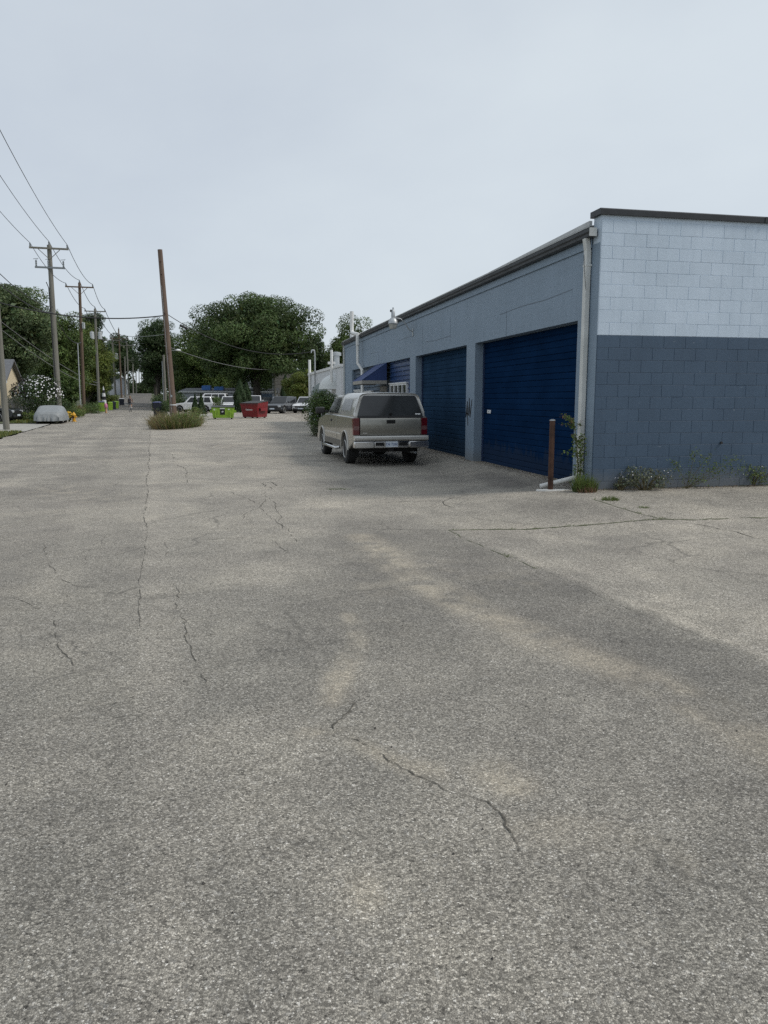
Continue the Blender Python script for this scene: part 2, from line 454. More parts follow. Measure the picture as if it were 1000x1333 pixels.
def link(name, me, parent=None, bevel=0, seg=2):
    o = bpy.data.objects.new(name, me); COL.objects.link(o)
    if parent is not None: o.parent = parent
    if bevel:
        b = o.modifiers.new('bevel', 'BEVEL'); b.width = bevel; b.segments = seg; b.limit_method = 'ANGLE'; b.angle_limit = R(35)
        b.harden_normals = False
    return o
def tag(o, label, cat=None, group=None, kind=None):
    if label: o['label'] = label
    if cat: o['category'] = cat
    if group: o['group'] = group
    if kind: o['kind'] = kind
    return o
def thing(name, label, cat, loc=(0, 0, 0), rz=0.0, group=None, kind=None):
    o = bpy.data.objects.new(name, None); o.empty_display_size = .2
    COL.objects.link(o); o.location = loc; o.rotation_euler = (0, 0, rz)
    return tag(o, label, cat, group, kind)
def struct(name, mb, mat, label=None, **k):
    o = mb.obj(name, mat, **k); o['kind'] = 'structure'
    if label: o['label'] = label
    return o
def copy_tree(o, parent=None):
    c = o.copy(); COL.objects.link(c)
    if parent is not None: c.parent = parent
    for ch in list(o.children): copy_tree(ch, c)
    return c

def raw_mesh(name, V, F, mat, tint=None, smooth=False):
    """V (n,3), F (m,k) arrays; tint per face-vertex point colours"""
    me = bpy.data.meshes.new(name)
    V = np.asarray(V, np.float32); F = np.asarray(F, np.int32)
    m, k = F.shape
    me.vertices.add(len(V)); me.vertices.foreach_set('co', V.ravel())
    me.loops.add(m * k); me.loops.foreach_set('vertex_index', F.ravel())
    me.polygons.add(m); me.polygons.foreach_set('loop_start', np.arange(0, m * k, k, dtype=np.int32))
    try: me.polygons.foreach_set('loop_total', np.full(m, k, np.int32))
    except Exception: pass
    if tint is not None:
        a = me.color_attributes.new(tint[0], 'FLOAT_COLOR', 'POINT')
        c = np.ones((len(V), 4), np.float32); c[:, :3] = tint[1]
        a.data.foreach_set('color', c.ravel())
    me.update(calc_edges=True)
    if smooth: me.polygons.foreach_set('use_smooth', [True] * m)
    me.materials.append(mat)
    return me

# value noise for wear maps
_perm = rng.random((256, 256))
def vnoise(x, y):
    xi = np.floor(x).astype(int); yi = np.floor(y).astype(int)
    fx = S(x - xi); fy = S(y - yi)
    a = _perm[xi % 256, yi % 256]; b = _perm[(xi + 1) % 256, yi % 256]
    c = _perm[xi % 256, (yi + 1) % 256]; d = _perm[(xi + 1) % 256, (yi + 1) % 256]
    return (a * (1 - fx) + b * fx) * (1 - fy) + (c * (1 - fx) + d * fx) * fy
def fbm(x, y, o=4):
    t = 0; a = .5; n = 0
    for i in range(o):
        t = t + a * vnoise(x * 2 ** i + 17 * i, y * 2 ** i + 5 * i); n += a; a *= .5
    return t / n

# ------------------------------------------------------------------ ground
def segdist(X, Y, pts):
    d = np.full(X.shape, 1e9)
    for (p, q) in zip(pts[:-1], pts[1:]):
        ax, ay, bx, by = p[0], p[1], q[0], q[1]
        L2 = (bx - ax) ** 2 + (by - ay) ** 2 + 1e-9
        t = np.clip(((X - ax) * (bx - ax) + (Y - ay) * (by - ay)) / L2, 0, 1)
        d = np.minimum(d, np.hypot(X - ax - t * (bx - ax), Y - ay - t * (by - ay)))
    return d
def gpl(pts): return [gp(u, v) for u, v in pts]

DIAG = gpl([(583, 690), (640, 716), (700, 741), (760, 767), (830, 797), (920, 832), (1000, 862), (1080, 893)])
SAND1 = gpl([(470, 698), (520, 735), (556, 764), (600, 788), (660, 812), (740, 843), (840, 885), (920, 925), (1000, 965), (1090, 1010)])
SAND2 = gpl([(452, 800), (470, 835), (446, 872), (432, 915)])
SAND3 = gpl([(395, 953), (440, 955), (500, 985), (560, 1005)])
SAND4 = gpl([(640, 1000), (665, 1020)])
SAND5 = gpl([(690, 1085), (770, 1085), (870, 1120)])
SAND6 = gpl([(470, 1150), (475, 1175)])
PALE7 = gpl([(540, 588), (480, 586), (420, 590), (340, 580), (300, 572)])
def wear_tone(X, Y):
    n = fbm(X * 1.3, Y * 1.3); n2 = fbm(X * 5 + 40, Y * 5 + 9, 4); n3 = fbm(X * .35 + 7, Y * .35 + 3, 3)
    jit = (n - .5) * .5 + (n2 - .5) * .22
    def band(pts, w, amp):
        d = segdist(X, Y, pts) + jit * w * 2.2
        return amp * (1 - S((d - w * .12) / w))
    sand = np.maximum.reduce([band(SAND1, .30, .85), band(SAND2, .11, .8), band(SAND3, .11, .75), band(SAND4, .14, .7), band(SAND5, .13, .55), band(SAND6, .07, .5)])
    sand = sand * np.clip((n2 - .28) * 2.6, .15, 1)
    # fine dirt drifts scattered about
    sand = np.maximum(sand, .5 * S((n3 - .62) / .2) * S((n2 - .5) / .25))
    # resurfaced darker wedge between the joint and the sand drift
    A, B = np.array(DIAG[0][:2]), np.array(DIAG[-1][:2])
    t = (B - A) / np.linalg.norm(B - A); nrm = np.array([t[1], -t[0]])
    if nrm @ (np.array([0., 0.]) - A) < 0: nrm = -nrm
    side = (X - A[0]) * nrm[0] + (Y - A[1]) * nrm[1] + (n2 - .5) * .12
    along = (X - A[0]) * t[0] + (Y - A[1]) * t[1]
    wedge = S((side + .05) / .2) * (1 - S((side - .9) / .7)) * S((along + .3) / .5)
    dark = .5 * wedge
    dark = np.maximum(dark, .55 * S((n3 - .5) / .22) * (1 - sand))
    # building shade, with older asphalt, painted dark in front of the garage doors
    dx, dy = X - BC[0], Y - BC[1]
    xl, yl = dx * bc + dy * bs, -dx * bs + dy * bc
    door_shade = (1 - S((-xl - 1.2 + (n - .5) * 2.5) / 2.2)) * S((yl - .5 + (n2 - .5)) / 1.0) * (1 - S((yl - 20) / 5))
    dark = np.maximum(dark, .3 * door_shade)
    d = segdist(X, Y, [bl(-.9, 1.2), bl(-.7, 2.6), bl(-.6, 4.0)]) + jit * .7  # darker patch beside the near door
    dark = np.maximum(dark, 1.25 * (1 - S(d / .55)))
    pale = .75 * (1 - S((np.abs(side + .06) + jit * .12) / .13)) * S((along - .8) / 1.2)
    pale = np.maximum(pale, .5 * S((side * -1 - .05) / .3) * S((along + 1) / 1) * S((n - .3) / .4))
    a = (X - S0[0]) * rc + (Y - S0[1]) * rs
    rr = -(X - S0[0]) * rs + (Y - S0[1]) * rc
    pale = np.maximum(pale, .45 * (1 - S((np.abs(a - .12) + jit * .2) / .3)))
    pale = np.maximum(pale, .8 * S((n3 - .52) / .16) * S((rr - 14) / 12) * (a > 0))
    pale = np.maximum(pale, .35 * S((fbm(X * .9 + 90, Y * .9, 3) - .5) / .2))
    # paler with distance: grazing-view brightening put into the colour; apron paler too
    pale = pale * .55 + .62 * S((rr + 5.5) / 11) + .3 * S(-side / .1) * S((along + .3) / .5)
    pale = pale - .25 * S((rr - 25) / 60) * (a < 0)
    # tyre-polished strips along the alley
    strip = (1 - S((np.abs(a + 1.5 + (n - .5) * .5) - .3) / .35)) + (1 - S((np.abs(a + 3.4 + (n - .5) * .5) - .3) / .35))
    dark = np.maximum(dark, np.clip(strip, 0, 1) * .35 * (1 - S((rr - 60) / 40)))
    far = S((rr - 92) / 14) * (a <= 0)  # alley drawn darker from the foot of the far rise onwards
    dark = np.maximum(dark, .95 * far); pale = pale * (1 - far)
    foot = (xl > -.1) * (1 - S((-yl - .04 + (n2 - .5) * .3) / .2))
    dark = np.maximum(dark, .8 * foot); sand = np.maximum(sand, foot * .5 * S((n - .4) / .2))
    return np.stack([np.clip(sand, 0, 1), np.clip(dark, 0, 1), np.clip(pale, 0, 1)], -1)

def graded(lo, hi, fine_lo, fine_hi, step, grow):
    xs = list(np.arange(fine_lo, fine_hi + 1e-6, step))
    s = step; x = fine_hi
    while x < hi:
        s *= grow; x = min(hi, x + s); xs.append(x)
    s = step; x = fine_lo; left = []
    while x > lo:
        s *= grow; x = max(lo, x - s); left.append(x)
    return np.array(left[::-1] + xs)

def sheet(name, avals, rvals, mat, label, dz=0.0, wear_tone_map=True, edge=0.0):
    A_, R_ = np.meshgrid(avals, rvals)
    if edge:     # ragged left edge
        j = (fbm(R_ * .6, R_ * 0 + 3) - .5) * edge
        A_ = np.where(A_ == avals[0], A_ + j, A_)
    X = S0[0] + A_ * rc - R_ * rs; Y = S0[1] + A_ * rs + R_ * rc
    Z = g(X, Y) + dz
    V = np.stack([X, Y, Z], -1).reshape(-1, 3)
    na, nr = len(avals), len(rvals)
    idx = np.arange(na * nr).reshape(nr, na)
    F = np.stack([idx[:-1, :-1], idx[:-1, 1:], idx[1:, 1:], idx[1:, :-1]], -1).reshape(-1, 4)
    t = ('wear_tone', wear_tone(X, Y).reshape(-1, 3)) if wear_tone_map else None
    o = link(name, raw_mesh(name, V, F, mat, t, True))
    tag(o, label, kind='structure'); return o

r_fine = graded(-30, 620, -8.5, 7.0, .055, 1.011)
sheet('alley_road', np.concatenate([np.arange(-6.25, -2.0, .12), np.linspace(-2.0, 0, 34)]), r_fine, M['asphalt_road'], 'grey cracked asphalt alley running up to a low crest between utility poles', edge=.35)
lot_r = r_fine[r_fine < 90]
sheet('parking_lot', graded(0, 75, 0, 5.5, .06, 1.022), lot_r, M['asphalt_lot'], 'worn speckled asphalt parking lot in front of the blue garage')

# terrain to the horizon, a little below the paving
tx = np.unique(np.concatenate([-np.geomspace(3500, 4, 60), np.linspace(-4, 4, 6), np.geomspace(4, 3500, 60)]))
ty = np.unique(np.concatenate([np.linspace(-60, 100, 60), np.linspace(100, 220, 60), np.geomspace(220, 5000, 40)]))
TX, TY = np.meshgrid(tx, ty)
TZ = g(TX, TY) - .06 - .1 * (np.hypot(TX, TY) < 60)
idx = np.arange(TX.size).reshape(TX.shape)
o = link('ground', raw_mesh('ground', np.stack([TX, TY, TZ], -1).reshape(-1, 3), np.stack([idx[:-1, :-1], idx[:-1, 1:], idx[1:, 1:], idx[1:, :-1]], -1).reshape(-1, 4), M['soil'], None, True))
tag(o, 'soil and rough turf ground beyond the paving', kind='structure')
# left verge: turf, drive, turf
def side_sheet(name, a0, a1, r0, r1, mat, label, dz=.004):
    return sheet(name, np.linspace(a0, a1, 14), np.linspace(r0, r1, 60), mat, label, dz, False)
side_sheet('lawn_verge', -30, -6.42, 18, 35.5, M['soil'], 'strip of turf at the left edge of the alley', .02)
side_sheet('driveway', -26, -6.30, 35.5, 47.0, M['concrete'], 'pale concrete driveway left of the alley under the covered car', .015)
side_sheet('planted_verge', -40, -6.42, 47.0, 130, M['soil'], 'green verge left of the alley beyond the driveway', .05)

# cracks and joints: narrow sunken-dirt ribbons following the ground
def crack(px, w, mat, label=None, jitter=.03, gaps=0.0, name='pavement_crack', world=None):
    P = [Vector((p[0], p[1], 0)) for p in (world or gpl(px))]
    pts = [P[0]]; walk = 0.0
    for p, q in zip(P[:-1], P[1:]):
        L = (q - p).length; n = max(1, int(L / max(.03, .008 * p.length)))
        nrm = Vector((-(q - p).y, (q - p).x, 0)).normalized()
        k = max(.6, min(3, p.length / 8))
        for i in range(1, n + 1):
            t = i / n
            walk = walk * .72 + random.gauss(0, jitter * k * .75)
            pts.append(p.lerp(q, t) + nrm * walk * (1 if i < n else .3))
    mb = MB(); run = []
    def flush(run):
        if len(run) < 2: return
        vs = []
        for i, p in enumerate(run):
            d = (run[min(i + 1, len(run) - 1)] - run[max(i - 1, 0)]).normalized()
            nn = Vector((-d.y, d.x, 0))
            ww = w * random.uniform(.15, 1.3) * (0.25 if i in (0, len(run) - 1) else 1) * max(1, min(2.2, p.length / 9))
            for sgn in (-1, 1):
                q = p + nn * ww * .5 * sgn
                vs.append((q.x, q.y, gz(q.x, q.y) + .004))
        mb.add(vs, [(2 * i, 2 * i + 1, 2 * i + 3, 2 * i + 2) for i in range(len(run) - 1)])
    for p in pts:
        if gaps and random.random() < gaps: flush(run); run = []
        else: run.append(p)
    flush(run)
    if mb.f: tag(mb.obj(name, mat, fix=False), label, kind='structure')
seam = [Vector((*rw(.0 + .02 * math.sin(k * 1.3), k), 0)) for k in np.concatenate([np.arange(-2.6, 20, .7), np.arange(20, 62, 2.2)])]
crack(None, .007, M['crack'], 'long straight joint between the alley and the lot', .008, .06, 'pavement_joint', world=seam)
CR = [([(1000, 674), (900, 677), (862, 676), (780, 682), (690, 689), (583, 690)], .05, 'crack_grass'),
      ([(583, 690), (530, 690), (480, 689)], .012, 'crack'),
      ([(583, 690), (640, 716), (700, 741)], .016, 'crack_grass'),
      ([(700, 741), (760, 767), (830, 797), (920, 832)], .006, 'crack'),
      ([(860, 674), (920, 685), (960, 693), (990, 702)], .018, 'crack'),
      ([(770, 650), (810, 662), (862, 676)], .02, 'crack_grass'),
      ([(230, 758), (229, 776), (233, 796), (238, 812), (240, 828), (248, 852), (256, 876), (268, 890)], .011, 'crack'),
      ([(240, 828), (262, 829), (285, 824)], .007, 'crack'),
      ([(8, 776), (36, 786), (48, 792), (76, 796), (74, 815), (78, 836), (82, 850), (94, 858), (96, 878)], .011, 'crack'),
      ([(58, 708), (64, 736), (78, 752), (96, 762), (136, 766), (180, 764)], .008, 'crack'),
      ([(218, 700), (240, 704), (276, 703), (316, 700), (348, 698), (362, 708), (374, 720)], .010, 'crack'),
      ([(214, 706), (222, 716), (212, 730)], .008, 'crack'),
      ([(316, 678), (322, 668), (338, 660), (346, 650)], .010, 'crack'),
      ([(345, 640), (352, 648), (366, 680), (372, 690)], .010, 'crack'),
      ([(340, 629), (352, 627), (360, 631), (356, 636), (343, 634), (340, 629)], .018, 'crack'),
      ([(462, 914), (456, 926), (440, 938), (432, 944), (436, 952), (470, 966)], .017, 'crack'),
      ([(470, 966), (520, 1000), (556, 1016), (580, 1030), (612, 1038), (640, 1052), (656, 1076), (674, 1106)], .013, 'crack'),
      ([(580, 1106), (636, 1108), (668, 1116)], .008, 'crack'),
      ([(70, 1042), (130, 1018), (200, 990)], .004, 'crack'),
      ([(0, 932), (60, 934), (120, 936), (190, 930)], .004, 'crack'),
      ([(130, 700), (118, 720), (108, 738)], .006, 'crack'),
      ([(250, 600), (300, 603), (350, 601), (395, 606)], .012, 'crack'),
      ([(222, 590), (240, 612), (248, 632)], .012, 'crack'),
      ([(470, 655), (520, 653), (579, 652), (600, 645), (640, 640)], .016, 'crack'),
      ([(579, 652), (586, 660), (606, 662)], .022, 'crack'),
      ([(300, 640), (330, 655), (352, 672), (375, 690), (386, 706)], .010, 'crack'),
      ([(430, 770), (470, 770), (510, 764)], .006, 'crack'),
      ([(0, 655), (40, 650), (90, 652), (150, 646)], .008, 'crack')]
for px, w, mt in CR: crack(px, w * (.62 if mt == 'crack' else .8), M[mt], None, .016 if mt == 'crack' else .012, .09 if mt == 'crack' else .015)
# ------------------------------------------------------------------ foliage
def tints(n, lo=.6, hi=1.5, hue=.12):
    b = rng.uniform(lo, hi, n)
    t = np.stack([b * (1 + rng.normal(0, hue, n)), b, b * (1 + rng.normal(0, hue, n))], -1)
    return np.clip(t, .1, 3)
def leaves(centers, size, normals=None, squash=.55, tint=None, flat=.35):
    """diamond leaf clusters: one quad each"""
    n = len(centers)
    nv = rng.normal(size=(n, 3)) if normals is None else normals + rng.normal(size=(n, 3)) * flat
    nv /= np.linalg.norm(nv, axis=1, keepdims=True) + 1e-9
    r = rng.normal(size=(n, 3)); a = np.cross(nv, r); a /= np.linalg.norm(a, axis=1, keepdims=True) + 1e-9
    b = np.cross(nv, a)
    sz = size * rng.uniform(.6, 1.35, (n, 1))
    V = np.stack([centers + a * sz * .5, centers + b * sz * .5 * squash + nv * sz * .08, centers - a * sz * .5, centers - b * sz * .5 * squash + nv * sz * .08], 1).reshape(-1, 3)
    F = np.arange(4 * n).reshape(n, 4)
    tt = tints(n) if tint is None else tint
    return V, F, np.repeat(tt, 4, 0)
def foliage(name, parts, mat, parent=None):
    V, F, T = [], [], []; k = 0
    for v, f, t in parts:
        V.append(v); F.append(f + k); T.append(t); k += len(v)
    return link(name, raw_mesh(name, np.concatenate(V), np.concatenate(F), mat, ('tint', np.concatenate(T))), parent)

def tree(name, label, u, Y, w, h, mat, n=9000, leaf_=.3, clumps=60, base=.18, trunk_r=.3, shape='round', cat='tree', group='trees around the alley and the lot', gap=.0, seed=None, z0=None, lean=0.0, dx=0.0, depth=None):
    """u: photo column of the trunk at distance Y; w, h crown width and total height in metres"""
    p = at(u, 520, Y); x0 = p.x + dx
    gz0 = gz(x0, Y) if z0 is None else z0
    t = thing(name, label, cat, (x0, Y, gz0), group=group)
    cz0 = h * base; hh = h - cz0
    d = (depth or w) / 2
    # clump centres through the crown, denser outside
    n = int(n * 2.7); leaf_ *= .74; clumps = int(clumps * 1.5)
    C = []
    while len(C) < clumps:
        q = rng.normal(size=3); q /= np.linalg.norm(q); q *= rng.uniform(.25, 1) ** .45
        zz = (q[2] + 1) / 2
        if shape == 'cone': k = max(.08, 1 - zz)
        elif shape == 'column': k = min(1, max(.12, 1.25 - zz ** 2.2 * 1.15)) * (0.85 + .15 * math.sin(9 * zz))
        else: k = 1
        if shape in ('cone', 'column'):
            a = rng.uniform(0, 2 * math.pi); rr = rng.uniform(.3, 1) ** .5 * k
            zz = rng.uniform(0, 1)
            k = max(.06, 1 - zz) if shape == 'cone' else min(1, max(.1, 1.2 - zz ** 2.4 * 1.12))
            C.append((math.cos(a) * rng.uniform(.35, 1) * k * w / 2, math.sin(a) * rng.uniform(.35, 1) * k * d, cz0 + zz * hh))
        else:
            if rng.random() < .14: q = q / np.linalg.norm(q) * rng.uniform(1.0, 1.14)
            C.append((q[0] * w / 2 * .84 + lean * zz, q[1] * d * .84, max(cz0 * .8, cz0 + hh * .5 + q[2] * hh * .44)))
    C = np.array(C)
    csz = (w * hh * d * 2) ** (1 / 3) / (clumps ** (1 / 3)) * rng.uniform(.40, .74, clumps)
    if shape != 'round': csz *= .75
    per = rng.multinomial(n, csz ** 2 / np.sum(csz ** 2))
    parts = []
    if shape in ('cone', 'column'):
        m_ = n * 2
        zz = rng.random(m_); a = rng.uniform(0, 2 * math.pi, m_)
        k = np.maximum(.05, 1 - zz) if shape == 'cone' else np.clip(1.15 - zz ** 2.6 * 1.1, .04, 1) * (.8 + .2 * S(zz / .15))
        lump = 1 + .13 * np.sin(a * 5 + zz * 9) + .10 * np.sin(a * 3 - zz * 17)
        rr = rng.uniform(.55, 1, m_) ** .4 * k * lump
        pos = np.stack([np.cos(a) * rr * w / 2, np.sin(a) * rr * d, cz0 + zz * hh], -1)
        parts.append(leaves(pos, leaf_, np.stack([np.cos(a), np.sin(a), .5 + 0 * a], -1), tint=tints(m_, .55, 1.5), flat=.5))
        per = per * 0
    ctr = np.array([0, 0, cz0 + hh * .45])
    for c, s_, m_ in zip(C, csz, per):
        q = rng.normal(size=(m_, 3)); q /= np.linalg.norm(q, axis=1, keepdims=True) + 1e-9
        rad = s_ * rng.uniform(.3, 1.0, (m_, 1)) ** .4
        pos = c + q * rad * np.array([1, 1, .72])
        ok = pos[:, 2] > .05
        pos = pos[ok]; q = q[ok]
        if not len(pos): continue
        tn = tints(len(pos), .78, 1.28, .08) * rng.uniform(.65, 1.55)
        parts.append(leaves(pos, leaf_, q * .8 + np.array([0, 0, .5]), tint=tn, flat=.6))
    if shape == 'round':
        m_ = max(60, n // 9)
        q = rng.normal(size=(m_, 3)); q /= np.linalg.norm(q, axis=1, keepdims=True)
        q *= rng.uniform(0, .74, (m_, 1)) ** .6
        pos = np.stack([q[:, 0] * w / 2 + lean * (q[:, 2] + 1) / 2, q[:, 1] * d, cz0 + hh * .5 + q[:, 2] * hh * .46], -1)
        parts.append(leaves(pos, leaf_ * 2.3, tint=tints(m_, .6, 1.1)))
    foliage('crown', parts, mat, t)
    # trunk and limbs
    tb = MB()
    tb.tube([(0, 0, -.2), (.05 * w * .1, 0, h * base * .6), (lean * .3, 0, h * (base + .25)), (lean * .5, 0, h * .72)], [trunk_r * 1.25, trunk_r, trunk_r * .6, trunk_r * .18], 8)
    if shape == 'round':
        order = rng.permutation(len(C))[:12]
        for i in order:
            c = C[i]; s0 = Vector((0, 0, h * base * rng.uniform(.75, 1.3))); e = Vector(c)
            md = s0.lerp(e, .5) + Vector((0, 0, .06 * h))
            tb.tube([s0, md, e], [trunk_r * .42, trunk_r * .26, trunk_r * .07], 6)
    tb.obj('trunk', M['bark'], t, smooth=60)
    return t

G_L = 'trees along the left side of the alley'
G_R = 'trees right of the alley and beyond the lot'
def hgt(vtop, Y, u=0):
    return CAMH + (520 - vtop) / 1000 * Y
def T(label, u, Y, wpx, vtop, mat, n, leaf_, group, **k):
    p = at(u, 520, Y); zz = gz(p.x, Y)
    return tree(k.pop('name', 'leafy_tree'), label, u, Y, wpx * Y / 1000, hgt(vtop, Y) - zz, mat, n, leaf_, group=group, **k)
T('large grey green tree filling the left edge of the view above the cream house', 10, 72, 134, 372, M['lf_grey'], 22000, .28, G_L, clumps=90, base=.2)
T('mid green tree behind the crossarm pole with two arms', 74, 84, 96, 404, M['lf_mid'], 15000, .26, G_L, clumps=70, base=.12)
T('olive green tree behind the brown single crossarm pole', 114, 112, 66, 424, M['lf_olive'], 11000, .28, G_L, clumps=50, base=.08)
T('round airy tree rising behind the pole with transformer cans', 126, 140, 30, 403, M['lf_dark'], 4500, .3, G_L, clumps=34, base=.35)
T('dark tree past the transformer pole beside the white gabled house', 138, 150, 34, 452, M['lf_dark'], 7000, .32, G_L, clumps=40, base=.1)
T('dark overhanging tree left of the crest of the alley', 163, 215, 46, 439, M['lf_dark'], 7000, .5, G_L, clumps=40, base=.3)
T('low green tree between the flowering bush and the thin metal pole', 88, 81, 34, 480, M['lf_bush'], 6000, .2, G_L, clumps=34, base=.04)
T('low dark green tree behind the lime green wheeled bins', 122, 116, 34, 480, M['lf_dark'], 5000, .26, G_L, clumps=30, base=.05)
T('tall gappy tree at the right edge of the alley behind the leaning pole', 207, 128, 56, 412, M['lf_dark'], 9500, .3, G_R, clumps=44, base=.2)
T('bushy tree between the leaning pole and the big oak', 264, 118, 82, 420, M['lf_mid'], 14000, .3, G_R, clumps=62, base=.06)
T('big broad oak with the tallest crown behind the parked cars', 334, 106, 176, 386, M['lf_oak'], 30000, .34, G_R, clumps=110, base=.17, trunk_r=.55, depth=15)
T('narrow dark tree beside the right flank of the big oak', 411, 128, 34, 431, M['lf_dark'], 6000, .3, G_R, clumps=32, base=.15)
T('tree rising behind the far end of the blue garage', 462, 104, 84, 419, M['lf_mid'], 13000, .28, G_R, clumps=56, base=.1)
T('light olive small tree beside the white block building', 393, 90, 50, 480, M['lf_olive'], 8500, .22, G_R, clumps=40, base=.06)
T('dark tree closing the far end of the alley right of the crest', 202, 235, 34, 468, M['lf_dark'], 5000, .5, G_R, clumps=30, base=.05)
T('dark tree overhanging the right edge of the alley near its crest', 203, 168, 28, 452, M['lf_dark'], 6000, .4, G_R, clumps=34, base=.12)
T('dark low tree behind the grey shed', 246, 126, 60, 452, M['lf_dark'], 8000, .32, G_R, clumps=40, base=.04)
T('dark tree behind the blue bundles on the shed roof', 296, 128, 66, 440, M['lf_dark'], 9000, .32, G_R, clumps=40, base=.05)
T('shaded tree behind the dark suv', 352, 128, 60, 448, M['lf_dark'], 7500, .32, G_R, clumps=40, base=.06)
# evergreens
def conifer(label, u, Y, wpx, vtop, shape='column', n=4500, group='columnar evergreens by the lot'):
    return T(label, u, Y, wpx, vtop, M['lf_conifer'], n, .14, group, name='evergreen_tree', shape=shape, clumps=60, base=.02, trunk_r=.08)
conifer('tall clipped evergreen just left of the red dumpster', 313, 84, 16, 494)
conifer('slightly shorter evergreen touching the one left of the red dumpster', 321, 86, 14, 498, n=3500)
conifer('slim dark evergreen right of the grey brown building', 372, 99, 12, 488, n=3000)
conifer('left of the two small dark evergreens before the white suv', 254, 72, 12, 513, 'cone', 2200, 'small evergreens by the white suv')
conifer('right of the two small dark evergreens before the white suv', 262, 73, 13, 512, 'cone', 2200, 'small evergreens by the white suv')
# far wood behind everything
tl = []
for k in range(70):
    u = -60 + k * 10.5; Y = 260 + rng.uniform(-20, 60)
    p = at(u, 520, Y); hh = rng.uniform(3.5, 5) if 166 < u < 200 else rng.uniform(9, 15) if u > 200 else rng.uniform(12, 18)
    m_ = 420
    q = rng.normal(size=(m_, 3)); q /= np.linalg.norm(q, axis=1, keepdims=True)
    pos = np.array([p.x, Y, gz(p.x, Y) + hh * .5]) + q * np.array([5, 4, hh * .5]) * rng.uniform(.4, 1, (m_, 1)) ** .5
    tl.append(leaves(pos, 1.3, tint=tints(m_, .6, 1.3)))
tag(foliage('far_woods', tl, M['lf_dark']), 'far dark wood closing the view behind the trees', kind='stuff')

def bush(name, label, x, y, w, d, h, mat, n=2500, leaf_=.1, clumps=26, cat='bush', group=None, flowers=None, nf=0, fsz=.1, fmat=None, stems=True):
    z = gz(x, y)
    t = thing(name, label, cat, (x, y, z), group=group)
    C = rng.normal(size=(clumps, 3)); C /= np.linalg.norm(C, axis=1, keepdims=True)
    C *= rng.uniform(.3, 1, (clumps, 1)) ** .5
    C = np.stack([C[:, 0] * w * .42, C[:, 1] * d * .42, h * .5 + C[:, 2] * h * .42], -1)
    parts = []; per = n // clumps; fl = []
    for c in C:
        s_ = (w * d * h) ** (1 / 3) * rng.uniform(.16, .3)
        q = rng.normal(size=(per, 3)); q /= np.linalg.norm(q, axis=1, keepdims=True)
        pos = c + q * s_ * rng.uniform(.3, 1.05, (per, 1)) ** .5
        pos[:, 2] = np.maximum(pos[:, 2], .02 + rng.uniform(0, .08, per))
        parts.append(leaves(pos, leaf_, q + np.array([0, 0, .4]), tint=tints(per) * rng.uniform(.8, 1.25), flat=.6))
    foliage('foliage', parts, mat, t)
    if stems:
        sb = MB()
        for c in C[:14]:
            sb.tube([(c[0] * .15, c[1] * .15, -.05), (c[0] * .5, c[1] * .5, c[2] * .55), tuple(c)], [.018, .012, .005], 5)
        sb.obj('stem', M['stem'], t)
    if nf:
        i = 0
        fb = MB(); ang = rng.uniform(0, 6.28, nf)
        for k in range(nf):
            q = rng.normal(size=3); q /= np.linalg.norm(q); q[1] = -abs(q[1]) * .9; q[2] = abs(q[2]) if rng.random() < .8 else q[2]
            c = np.array([q[0] * w * .52, q[1] * d * .52, h * .5 + q[2] * h * .5])
            s_ = fsz * rng.uniform(.6, 1.2)
            nn = Vector(q); a = nn.cross(Vector((0, 0, 1))).normalized(); b = nn.cross(a)
            pts = [Vector(c) + nn * s_ * .15]
            for j in range(6):
                an = ang[k] + j * math.pi / 3; pts.append(Vector(c) + (a * math.cos(an) + b * math.sin(an)) * s_ * .5 + nn * s_ * rng.uniform(0, .3))
            fb.add(pts, [(0, 1 + j, 1 + (j + 1) % 6) for j in range(6)])
        f = fb.obj('blossom', fmat or M['petal'], t, fix=False); f['kind'] = 'stuff'
    return t
def atg(u, Y): p = at(u, 520, Y); return p.x, Y
bush('flowering_bush', 'tall dark bush covered in white flowers behind the covered car', *atg(52, 57), 3.4, 2.2, 3.3, M['lf_dark'], 6500, .13, 50, nf=200, fsz=.11)
bush('purple_shrub', 'dark purple leaved shrub beside the cream house', *atg(30, 61), 2.6, 2, 3.2, M['lf_purple'], 3000, .16, 30)
bush('round_shrub', 'low round dark shrub right of the white flowering bush', *atg(84, 62), 1.3, 1.2, 1.35, M['lf_dark'], 1800, .09, 20)
bush('pale_shrub', 'pale grey green shrub over the grey fence by the cream house', *atg(17, 56), 1.6, 1.0, 1.9, M['lf_weed_grey'], 1200, .1, 16)
bush('shrub', 'round green shrub in front of the grey shed between the white vehicles', *atg(284, 84), 1.4, 1.3, 1.85, M['lf_bush'], 2400, .1, 24)
bush('shrub', 'tangled dark shrub behind the leaning pole by the dark wheeled bin', *atg(211, 66), 1.1, 1.2, 1.35, M['lf_dark'], 1800, .1, 20)
bush('shrub', 'bright green shrub at the right edge of the alley near the crest', *atg(204, 110), 2.2, 2, 1.6, M['lf_light'], 1600, .16, 20)
bush('large_shrub', 'large loose green shrub growing beside the front of the pewter pickup', *atg(421, 36.5), 1.75, 1.6, 2.15, M['lf_bush'], 9000, .085, 60)
bush('low_shrub', 'low dry skirt of greenery at the foot of the large shrub by the pickup', *atg(415, 35.6), 1.1, .7, .6, M['lf_weed_grey'], 1300, .07, 18)
bush('shrub', 'wide dark shrub row behind the leaning pole beside the far alley', *atg(222, 98), 5.5, 3, 2.4, M['lf_dark'], 5200, .17, 44)
bush('shrub', 'rough green shrub left of the white suv behind the weed patch', *atg(220, 88), 2.0, 1.6, 1.4, M['lf_bush'], 2600, .12, 26)
